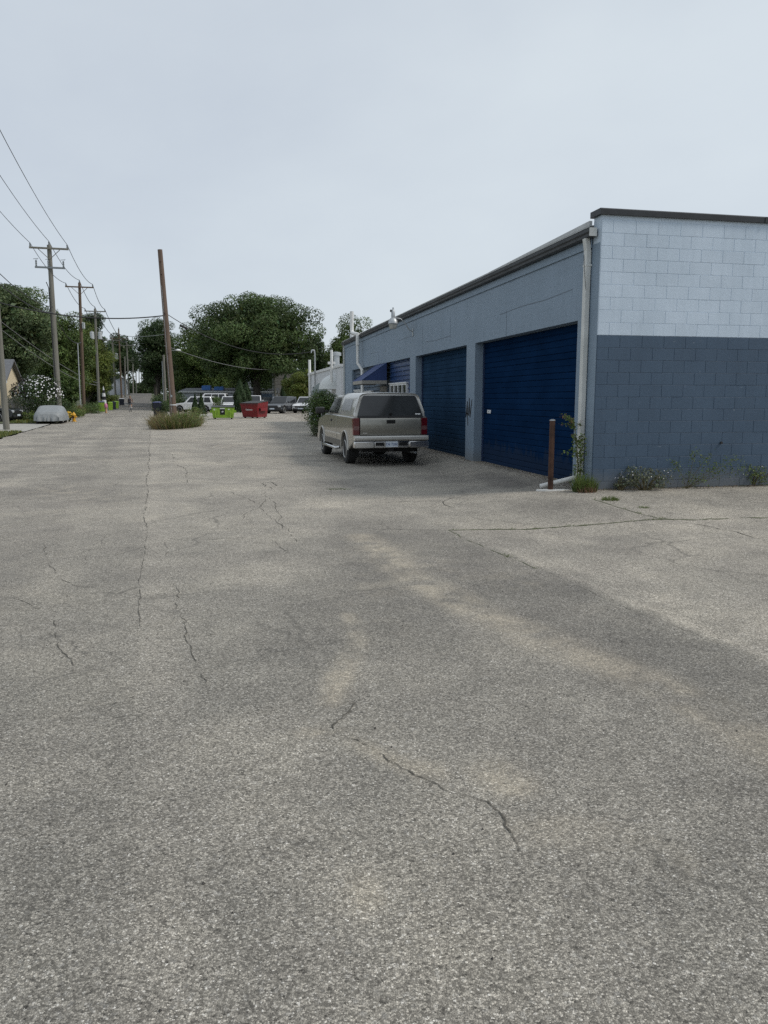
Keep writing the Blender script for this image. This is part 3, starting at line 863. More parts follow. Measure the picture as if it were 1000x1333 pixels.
bush('yellow_weeds', 'yellow green weeds at the foot of the small evergreens', *atg(254, 66), 1.7, .8, .75, M['lf_light'], 1300, .09, 20, cat='plant')
bush('garden_bed', 'mixed green garden plants along the alley left of the brown pole', *atg(97, 64), 1.6, 2.5, 1.0, M['lf_weed'], 1800, .1, 24, cat='plant')
bush('garden_bed', 'leafy green garden plants between the brown pole and the lime bins', *atg(120, 78), 1.9, 3.0, 1.1, M['lf_bush'], 2200, .1, 24, cat='plant')
bush('hedge', 'low clipped hedge below the white gabled house', *atg(142, 122), 4.2, 2.0, 1.5, M['lf_olive'], 3000, .2, 40, cat='hedge')
bush('driveway_weeds', 'green weeds between the black car and the covered car', *atg(32, 55.5), 1.8, .6, .75, M['lf_weed'], 1300, .1, 20, cat='plant')
bush('yellow_flowers', 'yellow flowering plant beside the covered car', *atg(88.5, 55), .5, .4, .72, M['lf_olive'], 400, .08, 10, cat='plant', nf=60, fsz=.1, fmat=M['petal_y'])

def blades(name, n, cx, cy, wx, wy, h0, h1, wid, mat, parent=None, zoff=0.0, lean=.4, local=False, shape='ell', tint=None, fall=True):
    """thin bent blades with their feet on the ground"""
    a = rng.uniform(0, 2 * math.pi, n); r_ = np.sqrt(rng.random(n))
    if shape == 'ell': px, py = np.cos(a) * r_ * wx, np.sin(a) * r_ * wy
    else: px, py = rng.uniform(-wx, wx, n), rng.uniform(-wy, wy, n); r_ = np.zeros(n)
    h = rng.uniform(h0, h1, n) * (1 - .45 * r_ ** 2 if fall else 1)
    if n > 300: h = h * (.5 + .85 * vnoise((px + cx) * 1.7 + 200, (py + cy) * 1.1 + 100))
    az = rng.uniform(0, 2 * math.pi, n); ln = rng.uniform(.05, lean, n) * h
    dx, dy = np.cos(az) * ln, np.sin(az) * ln
    if fall: dx = dx + px * .25; dy = dy + py * .25
    wz = az + math.pi / 2 + rng.normal(0, .5, n)
    wxv, wyv = np.cos(wz) * wid / 2, np.sin(wz) * wid / 2
    X, Y = (px, py) if local else (px + cx, py + cy)
    gx, gy = (px + cx, py + cy)
    base = g(gx, gy) - (gz(cx, cy) if local else 0) + zoff
    L = []
    for t, k in ((0, 1), (.55, .8), (1, .15)):
        zx, zy = X + dx * t ** 1.8, Y + dy * t ** 1.8
        zz = base - .01 + h * t * (1 - .12 * t)
        L.append(np.stack([zx - wxv * k, zy - wyv * k, zz], -1)); L.append(np.stack([zx + wxv * k, zy + wyv * k, zz], -1))
    V = np.stack(L, 1).reshape(-1, 3)
    b = (np.arange(n) * 6)[:, None]
    F = np.concatenate([b + np.array([0, 1, 3, 2]), b + np.array([2, 3, 5, 4])], 0)
    tt = tints(n, .6, 1.4) if tint is None else tint
    return V, F, np.repeat(tt, 6, 0)

# lawn strip and verge grass
p = rw(-7.8, 29)
v1 = []
for (a0, a1, r0, r1, n) in ((-10.5, -6.35, 21, 35.2, 15000), (-9.0, -6.35, 47.3, 75, 9000), (-8.6, -6.35, 75, 110, 3500)):
    aa = rng.uniform(a0, a1, n); rr_ = rng.uniform(r0, r1, n)
    gx = S0[0] + aa * rc - rr_ * rs; gy = S0[1] + aa * rs + rr_ * rc
    h = rng.uniform(.04, .13, n) * (1 + (r0 > 40) * .6); az = rng.uniform(0, 6.28, n); wd = .02 + .012 * (r0 > 40)
    z = g(gx, gy) + .01
    dx, dy = np.cos(az) * h * .5, np.sin(az) * h * .5; wx_, wy_ = -np.sin(az) * wd, np.cos(az) * wd
    V = np.stack([np.stack([gx - wx_, gy - wy_, z], -1), np.stack([gx + wx_, gy + wy_, z], -1), np.stack([gx + dx + wx_ * .2, gy + dy + wy_ * .2, z + h], -1), np.stack([gx + dx - wx_ * .2, gy + dy - wy_ * .2, z + h], -1)], 1).reshape(-1, 3)
    t_ = tints(n, .7, 1.4); dry = rng.random(n) < .3
    t_[dry] = t_[dry] * np.array([1.7, 1.25, 1.0])
    v1.append((V, np.arange(4 * n).reshape(n, 4), np.repeat(t_, 4, 0)))
tag(foliage('grass', v1, M['lf_grass']), 'short patchy grass along the left edge of the alley', kind='stuff')

# weed island round the leaning pole
wp = gp(231, 556)
t = thing('weed_patch', 'island of tall dry weeds round the foot of the leaning bare pole', 'weeds', (wp.x, wp.y, wp.z))
foliage('dry_stalks', [blades('', 1900, wp.x, wp.y, 1.15, 3.4, .5, 1.35, .035, None, local=True)], M['lf_hay'], t)['kind'] = 'stuff'
foliage('green_stalks', [blades('', 1400, wp.x + .35, wp.y, .85, 3.0, .5, 1.25, .04, None, local=True)], M['lf_weed'], t)['kind'] = 'stuff'
foliage('seed_stalks', [blades('', 420, wp.x, wp.y, 1.25, 3.6, .8, 1.7, .016, None, local=True, lean=.6)], M['lf_dry'], t)['kind'] = 'stuff'
V, F, T_ = leaves(np.stack([rng.normal(.25, .5, 900), rng.normal(0, 1.5, 900), rng.uniform(.15, .85, 900)], -1), .09)
foliage('weed_leaves', [(V, F, T_)], M['lf_weed'], t)['kind'] = 'stuff'
for ch in t.children:
    if ch.name.startswith('green') or ch.name.startswith('weed_l'): ch.location.x = .3
wp2 = gp(212, 553)
t = thing('pale_weeds', 'pale dry weeds at the edge of the alley left of the leaning pole', 'weeds', (wp2.x, wp2.y, wp2.z))
foliage('dry_stalks', [blades('', 1200, wp2.x, wp2.y, .55, 2.0, .5, 1.2, .03, None, local=True)], M['lf_dry'], t)['kind'] = 'stuff'
pg = atg(103, 68)
t = thing('ornamental_grass', 'tan plume grass beside the thin metal pole', 'plant', (*pg, gz(*pg)))
foliage('plumes', [blades('', 500, pg[0], pg[1], .35, .35, .7, 1.35, .05, None, local=True)], M['lf_dry'], t)

# weeds against the garage
def tuft(name, label, u, v, n, w, h, mat, wid=.007, cat='weed', group=None, back=0.0, z=None):
    p = gp(u, v); p = Vector((p.x, p.y + back, gz(p.x, p.y + back)))
    V, F, T_ = blades('', n, p.x, p.y, w, w * .6, h * .45, h, wid, None, local=True)
    o = foliage(name, [(V, F, T_)], mat); o.location = p
    return tag(o, label, cat, group)
tuft('grass_tuft', 'green and straw grass tuft at the foot of the white downspout', 761, 640, 620, .2, .42, M['lf_weed'], .008)
tuft('dry_grass_tuft', 'reddish dry grass at the garage corner below the downspout', 764, 641, 160, .16, .2, M['lf_rust'], .006)
tuft('grass_tuft', 'low grass tuft on the asphalt just right of the garage corner', 795, 651, 260, .14, .11, M['lf_weed'], .006)
tuft('grass_tuft', 'small flat grass tuft in the joint farther out from the painted wall', 838, 661, 160, .10, .05, M['lf_weed'], .005)
tuft('grass_tuft', 'short bright weed at the wall between the thin shrub and the right bush', 930, 632, 220, .10, .12, M['lf_weed'], .008)
tuft('moss_tuft', 'thin grass in the pavement joint below the painted wall', 862, 674, 140, .12, .03, M['lf_weed_grey'], .004)
tuft('grass_tuft', 'isolated green tuft on the asphalt in front of the pickup', 441, 637, 180, .22, .045, M['lf_weed'], .008)
def bushlet(name, label, u, v, w, h, mat, n, leaf_, nf=0, back=.0):
    p = gp(u, v)
    return bush(name, label, p.x, p.y + back, w, w * .5, h, mat, n, leaf_, 22, 'weed', nf=nf, fsz=.018)
bushlet('leafy_weed', 'bushy grey green weed with tiny pale flowers at the painted wall', 840, 638, .95, .40, M['lf_weed_grey'], 1300, .036, 22)
bushlet('leafy_weed', 'spreading green weed at the right edge of the painted wall', 978, 632, .80, .42, M['lf_weed'], 1100, .034, 8)
bushlet('leafy_weed', 'sparse pale weed right beside the garage corner', 808, 638, .3, .24, M['lf_weed_grey'], 300, .03, 8)
# thin sprawling shrub with bare twigs
p = gp(893, 636)
t = thing('sprawling_weed', 'thin sprawling weed with bare twigs leaning on the painted wall', 'weed', (p.x, p.y, p.z))
sb = MB(); lv = []
for (ex, ez) in ((.12, .62), (.5, .42), (.85, .52), (.32, .56), (-.22, .44), (.62, .33), (1.0, .36)):
    pts = [Vector((0, 0, 0)), Vector((ex * .35, -.05, ez * .45)), Vector((ex, rng.uniform(-.12, .02), ez))]
    sb.tube(pts, [.006, .004, .002], 5)
    for k in range(110):
        tt = rng.uniform(.35, 1.05); q = pts[1].lerp(pts[2], tt) if tt > .5 else pts[0].lerp(pts[1], tt * 2)
        lv.append(np.array(q) + rng.normal(0, .05, 3) * np.array([1, .5, 1]))
sb.obj('twigs', M['stem'], t)
foliage('leaves', [leaves(np.array(lv), .03)], M['lf_weed'], t)
# dead leaves and grit gathered along the thresholds and the wall foot
n = 1300
yy = rng.uniform(.4, 13, n); xx = -np.abs(rng.normal(0, .16, n)) - .01
rec = ((yy > .8) & (yy < 6.2)) | ((yy > 7) & (yy < 12.1)); xx = np.where(rec, xx + .2, xx)
n2 = 900
yy = np.concatenate([yy, -np.abs(rng.normal(0, .10, n2)) - .01]); xx = np.concatenate([xx, rng.uniform(.02, 4.6, n2)])
px_ = BC[0] + xx * bc - yy * bs; py_ = BC[1] + xx * bs + yy * bc
pos = np.stack([px_, py_, g(px_, py_) + rng.uniform(.006, .022, len(px_))], -1)
dead = tints(len(pos), .4, 1.5)
tag(foliage('leaf_litter', [leaves(pos, .024, np.tile([0, 0, 1.], (len(pos), 1)), tint=dead, flat=.5)], leaf('dead_leaf', (.13, .095, .055), .1)), 'dead leaves and grit gathered along the foot of the garage walls', kind='stuff')
n = 170
rr_ = rng.uniform(1.6, 16, n) ; th_ = rng.normal(0, .45, n)
px_, py_ = rr_ * np.sin(th_), rr_ * np.cos(th_)
mb = MB()
for x, y in zip(px_, py_):
    s_ = rng.uniform(.003, .0075); z = gz(x, y) + .004
    a0 = rng.uniform(0, 6.28)
    q = [(x + s_ * math.cos(a0 + k * 1.571) * rng.uniform(.7, 1.3), y + s_ * math.sin(a0 + k * 1.571) * rng.uniform(.7, 1.3), z - .002) for k in range(4)]
    mb.add(q + [(x + s_ * .2, y, z + s_ * .8)], [(0, 1, 4), (1, 2, 4), (2, 3, 4), (3, 0, 4)])
tag(mb.obj('grit', simple('dark_grit', (.06, .055, .05), .9, var=.6, scale=3), fix=False), 'loose dark grit and small stones on the lot', kind='stuff')
# sprigs in the joints and along the wall foot
def sprigs(pts, n, spread):
    out = []
    for _ in range(n):
        i = rng.integers(0, len(pts) - 1); a_, b_ = Vector(pts[i]), Vector(pts[i + 1])
        c_ = a_.lerp(b_, rng.random()); out.append((c_.x + rng.normal(0, spread), c_.y + rng.normal(0, spread)))
    return out
sites = sprigs(gpl([(1000, 674), (862, 676), (780, 682), (690, 689), (583, 690)]), 34, .02) + sprigs(gpl([(583, 690), (640, 716), (700, 741)]), 10, .015) + sprigs(gpl([(770, 650), (862, 676)]), 12, .03)
sites += sprigs([bl(.05, -.03, 0), bl(4.4, -.03, 0)], 30, .015) + sprigs([bl(.15, .9, 0), bl(.15, 6.1, 0)], 12, .02)
sp_ = []
for (x, y) in sites:
    k = int(rng.integers(6, 22)); hh_ = rng.uniform(.015, .07)
    sp_.append(blades('', k, x, y, rng.uniform(.02, .07), .02, hh_ * .5, hh_, .004, None))
tag(foliage('joint_grass', sp_, M['lf_weed']), 'tiny grass sprigs in the pavement joints and along the wall foot', kind='stuff')
# tall seedy weed by the downspout
p = gp(750, 637)
t = thing('tall_weed', 'tall spindly weed with brown seed heads beside the white downspout', 'weed', (p.x, p.y, p.z))
sb = MB(); lv = []; sd = []
main = [Vector((0, 0, -.02)), Vector((.02, 0, .4)), Vector((-.02, 0, .8)), Vector((-.09, 0, 1.22))]
sb.tube(main, [.013, .011, .008, .005], 5)
sb.tube([Vector((.05, 0, -.02)), Vector((.07, 0, .3)), Vector((.05, 0, .72))], [.01, .008, .005], 5)
for k in range(16):
    z = rng.uniform(.55, 1.2); s0 = main[2].lerp(main[3], max(0, (z - .8) / .42)) if z > .8 else main[1].lerp(main[2], (z - .4) / .4)
    e = s0 + Vector((rng.uniform(-.3, -.02) if rng.random() < .75 else rng.uniform(0, .14), rng.uniform(-.08, .08), rng.uniform(.02, .16)))
    sb.tube([s0, s0.lerp(e, .5) + Vector((0, 0, .02)), e], [.003, .0025, .0015], 4)
    for j in range(24):
        lv.append(np.array(s0.lerp(e, rng.uniform(.2, 1))) + rng.normal(0, .018, 3))
    if z > .85:
        for j in range(12): sd.append(np.array(e) + rng.normal(0, .022, 3))
for k in range(460):
    z = rng.uniform(0.0, .85); lv.append(np.array([.02 if k % 2 else .05, 0, z]) + rng.normal(0, .04, 3) * np.array([1.2, 1, .5]))
sb.obj('stem', M['stem'], t)
foliage('leaves', [leaves(np.array(lv), .042)], M['lf_weed'], t)
foliage('seed_heads', [leaves(np.array(sd), .022)], M['lf_rust'], t)['kind'] = 'stuff'
# ------------------------------------------------------------------ painted block walls
def block_paint(name, wall):
    m, nt, p = newmat(name)
    pos = geo(nt)
    sx = nt.nodes.new('ShaderNodeSeparateXYZ'); nt.links.new(pos, sx.inputs[0])
    n1 = noise(nt, pos, 1.4, 5, .6); n2 = noise(nt, pos, 22, 4, .6); n3 = noise(nt, pos, 95, 3, .6)
    oi = nt.nodes.new('ShaderNodeObjectInfo')
    if wall == 'end':
        line = math_(nt, 'GREATER_THAN', math_(nt, 'ADD', sx.outputs[2], math_(nt, 'MULTIPLY', n2, .006)), 2.759)
        hi = ramp(nt, n1, [(.3, (.47, .56, .655)), (.7, (.54, .63, .73))])
        lo = ramp(nt, n1, [(.3, (.040, .073, .119)), (.7, (.052, .090, .142))])
        c = mix(nt, line, lo, hi)
    else:
        c = ramp(nt, n1, [(.3, (.19, .255, .325)), (.7, (.22, .29, .37))])
    v = math_(nt, 'MULTIPLY_ADD', oi.outputs['Random'], .06); nt.nodes[-1].inputs[2].default_value = .97
    if wall == 'end':
        cc = nt.nodes.new('ShaderNodeCombineColor')
        for i in range(3): nt.links.new(v, cc.inputs[i])
        c = mix(nt, 1.0, c, cc.outputs[0], 'MULTIPLY')
    # thin worn and scuffed spots
    sc = ramp(nt, noise(nt, mapped(nt, pos, (1, 1, 1.6), (4, 2, 9)), 7.5, 6, .7), [(.66, (0, 0, 0)), (.74, (.35, .35, .35))])
    c = mix(nt, sc, c, (.42, .46, .5))
    # rain streaks
    stv = noise(nt, mapped(nt, pos, (7, 7, .35)), 1.6, 4, .6)
    c = mix(nt, 1.0, c, ramp(nt, stv, [(.3, (.96, .96, .96)), (.7, (1.03, 1.03, 1.03))]), 'MULTIPLY')
    # splash dirt near the pavement
    low = math_(nt, 'MULTIPLY', ramp(nt, math_(nt, 'ADD', sx.outputs[2], math_(nt, 'MULTIPLY', n2, -.25)), [(.12, (1, 1, 1)), (.42, (0, 0, 0))]), .5)
    c = mix(nt, low, c, (.17, .165, .15))
    nt.links.new(c, p.inputs['Base Color'])
    p.inputs['Roughness'].default_value = .55
    h = math_(nt, 'ADD', math_(nt, 'MULTIPLY', n3, .5), n2)
    if wall != 'end':
        # painted-over courses that only just show
        mp = mapped(nt, objc(nt), (1, 1, 1), (0, 0, -.12), (0, 0, 0))
        sy = nt.nodes.new('ShaderNodeSeparateXYZ'); nt.links.new(mp, sy.inputs[0])
        cb = nt.nodes.new('ShaderNodeCombineXYZ')
        nt.links.new(math_(nt, 'ADD', sy.outputs[1], sy.outputs[0]), cb.inputs[0]); nt.links.new(sy.outputs[2], cb.inputs[1])
        br = nt.nodes.new('ShaderNodeTexBrick')
        br.inputs['Scale'].default_value = 1.0
        br.inputs['Brick Width'].default_value = .406; br.inputs['Row Height'].default_value = .203
        br.inputs['Mortar Size'].default_value = .006; br.inputs['Mortar Smooth'].default_value = .5
        nt.links.new(cb.outputs[0], br.inputs['Vector'])
        h = math_(nt, 'SUBTRACT', h, math_(nt, 'MULTIPLY', br.outputs['Fac'], 1.1))
    bump(nt, p, h, .35, .006)
    return m
M['end_paint'] = block_paint('two_tone_blue_block_paint', 'end')
M['front_paint'] = block_paint('slate_blue_wall_paint', 'front')

garage = thing('garage_building', 'long blue painted block garage with roll up doors and two tone end wall', 'building', (BC[0], BC[1], 0), TH_B)
ZE, ZP = 4.24, 4.66       # front wall top, parapet top
Y0 = .03
comb = [(Y0, -.25), (.75, -.25), (.75, 3.06), (6.28, 3.06), (6.28, -.25), (6.95, -.25), (6.95, 3.06), (12.15, 3.06), (12.15, -.25), (12.9, -.25), (12.9, 3.06), (24.2, 3.06), (24.2, -.25), (26.4, -.25), (26.4, ZE), (Y0, ZE)]
front = MB().prism_x(comb, 0, .28).obj('front_wall', M['front_paint'], garage)
endw = MB().box(.28, 14, Y0, .28, -.25, ZE).box(0, 14, Y0, .28, ZE, ZP).box(.0005, 4.46, .0055, Y0 - .001, -.25, ZP - .01).obj('end_wall', M['end_paint'], garage)
MB().box(13.75, 14, .28, 26.4, -.2, ZE).obj('far_side_wall', M['front_paint'], garage)
MB().box(.28, 13.75, 26.15, 26.4, -.2, ZE).obj('back_wall', M['front_paint'], garage)
# blocks, one by one
CH, CW, JT = .2032, .4064, .0048
def block_mesh(w):
    d, e = .03, .0025
    a = MB()
    h = CH - JT; w = w - JT
    vs = [(0, Y0 + .005, 0), (w, Y0 + .005, 0), (w, Y0 + .005, h), (0, Y0 + .005, h), (0, e, 0), (w, e, 0), (w, e, h), (0, e, h), (e, 0, e), (w - e, 0, e), (w - e, 0, h - e), (e, 0, h - e)]
    fs = [(8, 9, 10, 11), (4, 5, 9, 8), (5, 6, 10, 9), (6, 7, 11, 10), (7, 4, 8, 11), (0, 1, 5, 4), (1, 2, 6, 5), (2, 3, 7, 6), (3, 0, 4, 7)]
    return a.add(vs, fs).mesh('block', M['end_paint'])
full, half = block_mesh(CW), block_mesh(CW / 2)
zb = 2.756 - 13 * CH
NB = 11
for c in range(22):
    z = zb + c * CH
    x = 0.0; k = 0
    row = [half] + [full] * (NB - 1) + [half] if c % 2 else [full] * NB
    for me in row:
        b = link('block', me, endw)
        b.location = (x + JT * .5, random.gauss(0, .0008), z + JT * .5)
        x += CW / 2 if me is half else CW
top_z = zb + 22 * CH
MB().box(0, NB * CW, 0.004, Y0, top_z + .004, ZP).obj('top_course', M['end_paint'], endw)
MB().box(NB * CW + .002, 14, 0.002, Y0, -.2, ZP).obj('plain_wall', M['end_paint'], endw)
# small dark pipe stub and hairline cracks on the end wall
MB().lathe([(.022, 0), (.022, .045), (.012, .05)], 10, (2.42, -.03, .95), 'y').obj('pipe_stub', M['black_plastic'], endw, smooth=50)
cop = MB().prism_x([(-.03, ZP + .001), (-.04, ZP - .008), (-.045, ZP + .085), (-.02, ZP + .10), (.33, ZP + .10), (.33, ZP + .001)], -.05, 14.05).obj('coping', M['coping'], garage, bevel=.006)
for k in range(1, 5):
    MB().box(k * 3.0 - .03, k * 3.0 + .03, -.052, -.046, ZP - .004, ZP + .088).obj('coping_joint', M['coping'], cop)
# roof, trim, gutter
MB().hexa([(-.03, .28, 4.346), (14, .28, 4.346), (14, 26.5, 4.346), (-.03, 26.5, 4.346)], [(-.03, .28, 4.50), (14, .28, 4.62), (14, 26.5, 4.62), (-.03, 26.5, 4.50)]).obj('roof', M['roof_felt'], garage)
MB().box(-.028, -.002, .30, 26.42, 4.20, 4.344).obj('frieze_board', M['front_paint'], garage, bevel=.004)
gut = [(-.03, 4.345), (-.10, 4.345), (-.125, 4.36), (-.13, 4.40), (-.155, 4.425), (-.16, 4.475), (-.15, 4.478), (-.145, 4.43), (-.115, 4.405), (-.105, 4.365), (-.045, 4.362), (-.045, 4.475), (-.03, 4.475)]
gt = MB().prism_y(gut, .12, 26.5).obj('gutter', M['gutter'], garage)
MB().box(-.158, -.03, .108, .12, 4.345, 4.478).obj('gutter_end_cap', M['downspout'], gt)
MB().prism_y([(-.07, 4.53), (-.075, 4.52), (-.08, 4.522), (-.085, 4.55), (.25, 4.565), (.25, 4.53), (-.06, 4.535)], .285, 26.55).obj('drip_edge', M['drip'], garage)
MB().hexa([(-.08, .285, 4.552), (-.03, .285, 4.552), (-.03, 5.2, 4.552), (-.08, 5.2, 4.552)], [(-.08, .285, 4.62), (-.03, .285, 4.62), (-.03, 5.2, 4.556), (-.08, 5.2, 4.556)]).obj('roof_flashing', M['drip'], garage)
# downspout and the drain pipe at the corner
def rect_tube(pts, w, d):
    mb = MB(); rings = []
    for p in pts: rings.append([(p[0] - d, p[1] - w, p[2]), (p[0], p[1] - w, p[2]), (p[0], p[1] + w, p[2]), (p[0] - d, p[1] + w, p[2])])
    vs = [q for r_ in rings for q in r_]; fs = [(3, 2, 1, 0), tuple(4 * (len(pts) - 1) + k for k in range(4))]
    for i in range(len(pts) - 1):
        for k in range(4): fs.append((4 * i + k, 4 * i + (k + 1) % 4, 4 * i + 4 + (k + 1) % 4, 4 * i + 4 + k))
    return mb.add(vs, fs)
ds = rect_tube([(-.015, .36, .39), (-.015, .36, 4.15), (-.05, .36, 4.35)], .055, .085).obj('downspout', M['downspout'], garage, bevel=.006)
for z in (1.05, 3.9):
    MB().box(-.106, -.001, .296, .424, z, z + .035).obj('strap', M['downspout'], ds, bevel=.003)
MB().tube([(-.104, .40, 4.1), (-.112, .35, 3.85), (-.106, .28, 3.52)], .004, 5).obj('loose_cable', M['wire'], ds)
# graffiti on the pillar, drawn as short strokes
gb = MB()
def stroke(y0, z0, y1, z1, w=.034):
    d = Vector((y1 - y0, z1 - z0)); n = Vector((-d.y, d.x)).normalized() * w
    gb.quad((-.003, y0 + n.x, z0 + n.y), (-.003, y0 - n.x, z0 - n.y), (-.003, y1 - n.x * .7, z1 - n.y * .7), (-.003, y1 + n.x * .7, z1 + n.y * .7))
for s_ in ((6.92, 1.25, 6.82, 1.66), (6.83, 1.64, 6.76, 1.05), (6.92, 1.36, 6.74, 1.33), (6.68, 1.74, 6.60, 1.26), (6.60, 1.26, 6.46, 1.70), (6.72, 1.30, 6.66, 1.74)):
    stroke(*s_)
gb.obj('graffiti', M['graffiti'], front, fix=False)
# settlement cracks in the front wall
cb = MB()
for pts in ([(12.6, 3.72), (13.5, 3.73), (14.6, 3.705)], [(1.0, 3.62), (2.2, 3.58), (3.4, 3.60), (4.6, 3.56)], [(4.2, 3.08), (4.2, 3.34), (4.22, 3.6)], [(11.3, 3.1), (11.3, 3.5), (11.32, 3.9)], [(18.0, 3.12), (18.0, 3.55)], [(18.0, 3.55), (19.6, 3.56)], [(8.4, 3.2), (8.4, 3.9)], [(8.4, 3.4), (9.8, 3.38), (10.9, 3.42)]):
    for (a, b) in zip(pts[:-1], pts[1:]):
        w = .006; d = Vector((b[0] - a[0], b[1] - a[1])).normalized(); n = Vector((-d.y, d.x)) * w
        cb.quad((-.003, a[0] + n.x, a[1] + n.y), (-.003, a[0] - n.x, a[1] - n.y), (-.003, b[0] - n.x, b[1] - n.y), (-.003, b[0] + n.x, b[1] + n.y))
cb.obj('wall_crack', simple('filled_crack', (.12, .15, .19), .7), front, fix=False)

# sectional doors
def sect_door(y0, y1, mat, label, dark):
    dr = MB().box(.26, .275, y0, y1, .0, 3.06).obj('garage_door', M['black_plastic'], garage)
    dr['label'] = label
    H = 3.0; n = 8; z = .14; ph = (3.055 - z) / n
    prof = []
    x = .235
    for (dz, dx) in ((0, .012), (.012, .0), (.27, 0), (.33, .018), (.345, .018), (.36, 0), (.60, 0), (.66, .018), (.675, .018), (.69, 0), (.975, 0), (1.0, .012)):
        prof.append((x + dx, dz * ph))
    poly = prof + [(.258, ph), (.258, 0)]
    me = MB().prism_y(poly, y0 + .02, y1 - .02).mesh('door_panel', mat)
    for k in range(n):
        o = link('door_panel', me, dr); o.location.z = z + k * ph + .001
    MB().box(.215, .258, y0 + .02, y1 - .02, .08, .139).obj('bottom_seal', M['black_plastic'], dr)
    for yy in (y0, y1):
        MB().box(.20, .234, yy - (.0 if yy == y0 else .045), yy + (.045 if yy == y0 else 0), .1, 3.05).obj('door_track', M['door_frame'], dr)
    return dr
def doorpaint(name, c):
    m, nt, p = newmat(name)
    pos = geo(nt)
    n1 = noise(nt, mapped(nt, pos, (1, 1, 2.0)), 1.1, 5, .6); n2 = noise(nt, pos, 9, 4, .6)
    col = ramp(nt, n1, [(.3, tuple(x * .8 for x in c)), (.7, tuple(x * 1.2 for x in c))])
    col = mix(nt, ramp(nt, n2, [(.55, (0, 0, 0)), (.8, (.25, .25, .25))]), col, (.02, .035, .06))
    sz = nt.nodes.new('ShaderNodeSeparateXYZ'); nt.links.new(pos, sz.inputs[0])
    dirt = ramp(nt, math_(nt, 'ADD', sz.outputs[2], math_(nt, 'MULTIPLY', noise(nt, mapped(nt, pos, (3, 3, .6)), 2.2, 5, .65), -1.1)), [(-.30, (.25, .25, .25)), (0.1, (0, 0, 0))])
    col = mix(nt, dirt, col, (.05, .06, .07))
    nt.links.new(col, p.inputs['Base Color']); p.inputs['Roughness'].default_value = .5; p.inputs['Specular IOR Level'].default_value = .0
    bump(nt, p, n2, .08, .01)
    return m
M['door_frame'] = simple('door_track_paint', (.02, .04, .10), .5)
M['door_near'] = doorpaint('deep_blue_door_paint', (.006, .023, .066))
M['door_far'] = doorpaint('dull_blue_door_paint', (.024, .053, .098))
d1 = sect_door(.76, 6.27, M['door_near'], 'deep blue sectional door nearest the corner', False)
d2 = sect_door(6.96, 12.14, M['door_far'], 'duller slate blue sectional door behind the pickup', True)
MB().box(.222, .234, 5.72, 5.95, 1.37, 1.45).obj('door_label', M['white'], d1)
MB().box(.218, .2215, 5.81, 5.86, 1.395, 1.425).obj('door_label_mark', M['galv'], d1)

# infilled bay with siding, windows, entrance
bay = MB().box(.14, .26, 12.91, 24.19, -.1, 3.05).obj('siding_wall', M['siding_dull'], garage)
pl = .155; zz = .2; i = 0
me1 = MB().prism_y([(.139, 0), (.085, .004), (.085, .02), (.118, .04), (.128, pl - .004), (.139, pl - .004)], 12.92, 16.42).mesh('siding_plank', M['siding_blue'])
me2 = MB().prism_y([(.139, 0), (.085, .004), (.085, .02), (.118, .04), (.128, pl - .004), (.139, pl - .004)], 18.45, 24.18).mesh('siding_plank', M['siding_dull'])
me3 = MB().prism_y([(.139, 0), (.085, .004), (.085, .02), (.118, .04), (.128, pl - .004), (.139, pl - .004)], 16.43, 18.44).mesh('siding_plank', M['siding_dull'])
while zz < 3.0:
    for me in (me1, me2, me3):
        o = link('siding_plank', me, bay); o.location.z = zz
    zz += pl
def window(y0, y1, z0, z1, n, name='window', parent=garage):
    w = MB().box(.03, .125, y0, y1, z0, z0 + .06).box(.03, .125, y0, y1, z1 - .06, z1)
    for k in range(n + 1):
        y = y0 + (y1 - y0 - .05) * k / n
        w.box(.032, .123, y, y + .05, z0 + .06, z1 - .06)
    o = w.obj(name, M['white'], parent)
    MB().box(.0, .128, y0 - .04, y1 + .04, z1 + .001, z1 + .04).obj('lintel', M['white'], o)
    for k in range(n):
        ya = y0 + (y1 - y0 - .05) * k / n + .05; yb = y0 + (y1 - y0 - .05) * (k + 1) / n
        MB().box(.07, .078, ya + .001, yb - .001, z0 + .061, z1 - .061).obj('pane', M['glass_win'], o)
    return o
window(13.55, 16.15, 1.15, 2.25, 4)
window(22.2, 23.9, 1.15, 2.1, 2)
window(19.6, 21.4, 1.15, 2.02, 2)
door = MB().box(.05, .12, 16.9, 18.0, .15, 2.2).obj('entrance_door', M['tan_wall'], garage)
MB().box(.03, .049, 17.05, 17.85, 1.2, 2.0).obj('door_glass', M['glass_win'], door)
MB().lathe([(.03, 0), (.03, .06)], 10, (-.03, 17.05, 1.1), 'x').obj('handle', M['galv'], door, smooth=50)
ay0, ay1, pr = 16.4, 18.45, .95
aw = MB().add([(-.02, ay0, 3.04), (-.02, ay1, 3.04), (-pr, ay1, 2.40), (-pr, ay0, 2.40), (-.02, ay0, 2.40), (-.02, ay1, 2.40)],
              [(0, 1, 2, 3), (0, 3, 4), (1, 5, 2), (0, 4, 5, 1)]).obj('awning', M['awning'], garage, fix=True)
vb = MB().box(-pr - .005, -pr + .02, ay0 - .005, ay1 + .005, 2.27, 2.399).box(-pr + .02, -.02, ay0 - .005, ay0 + .02, 2.27, 2.399).box(-pr + .02, -.02, ay1 - .02, ay1 + .005, 2.27, 2.399)
vb.obj('valance', M['valance'], aw)
MB().tube([(-pr, ay0, 2.41), (-.02, ay0, 3.05), (-.02, ay1, 3.05), (-pr, ay1, 2.41)], .015, 6).obj('awning_frame', M['siding_blue'], aw)
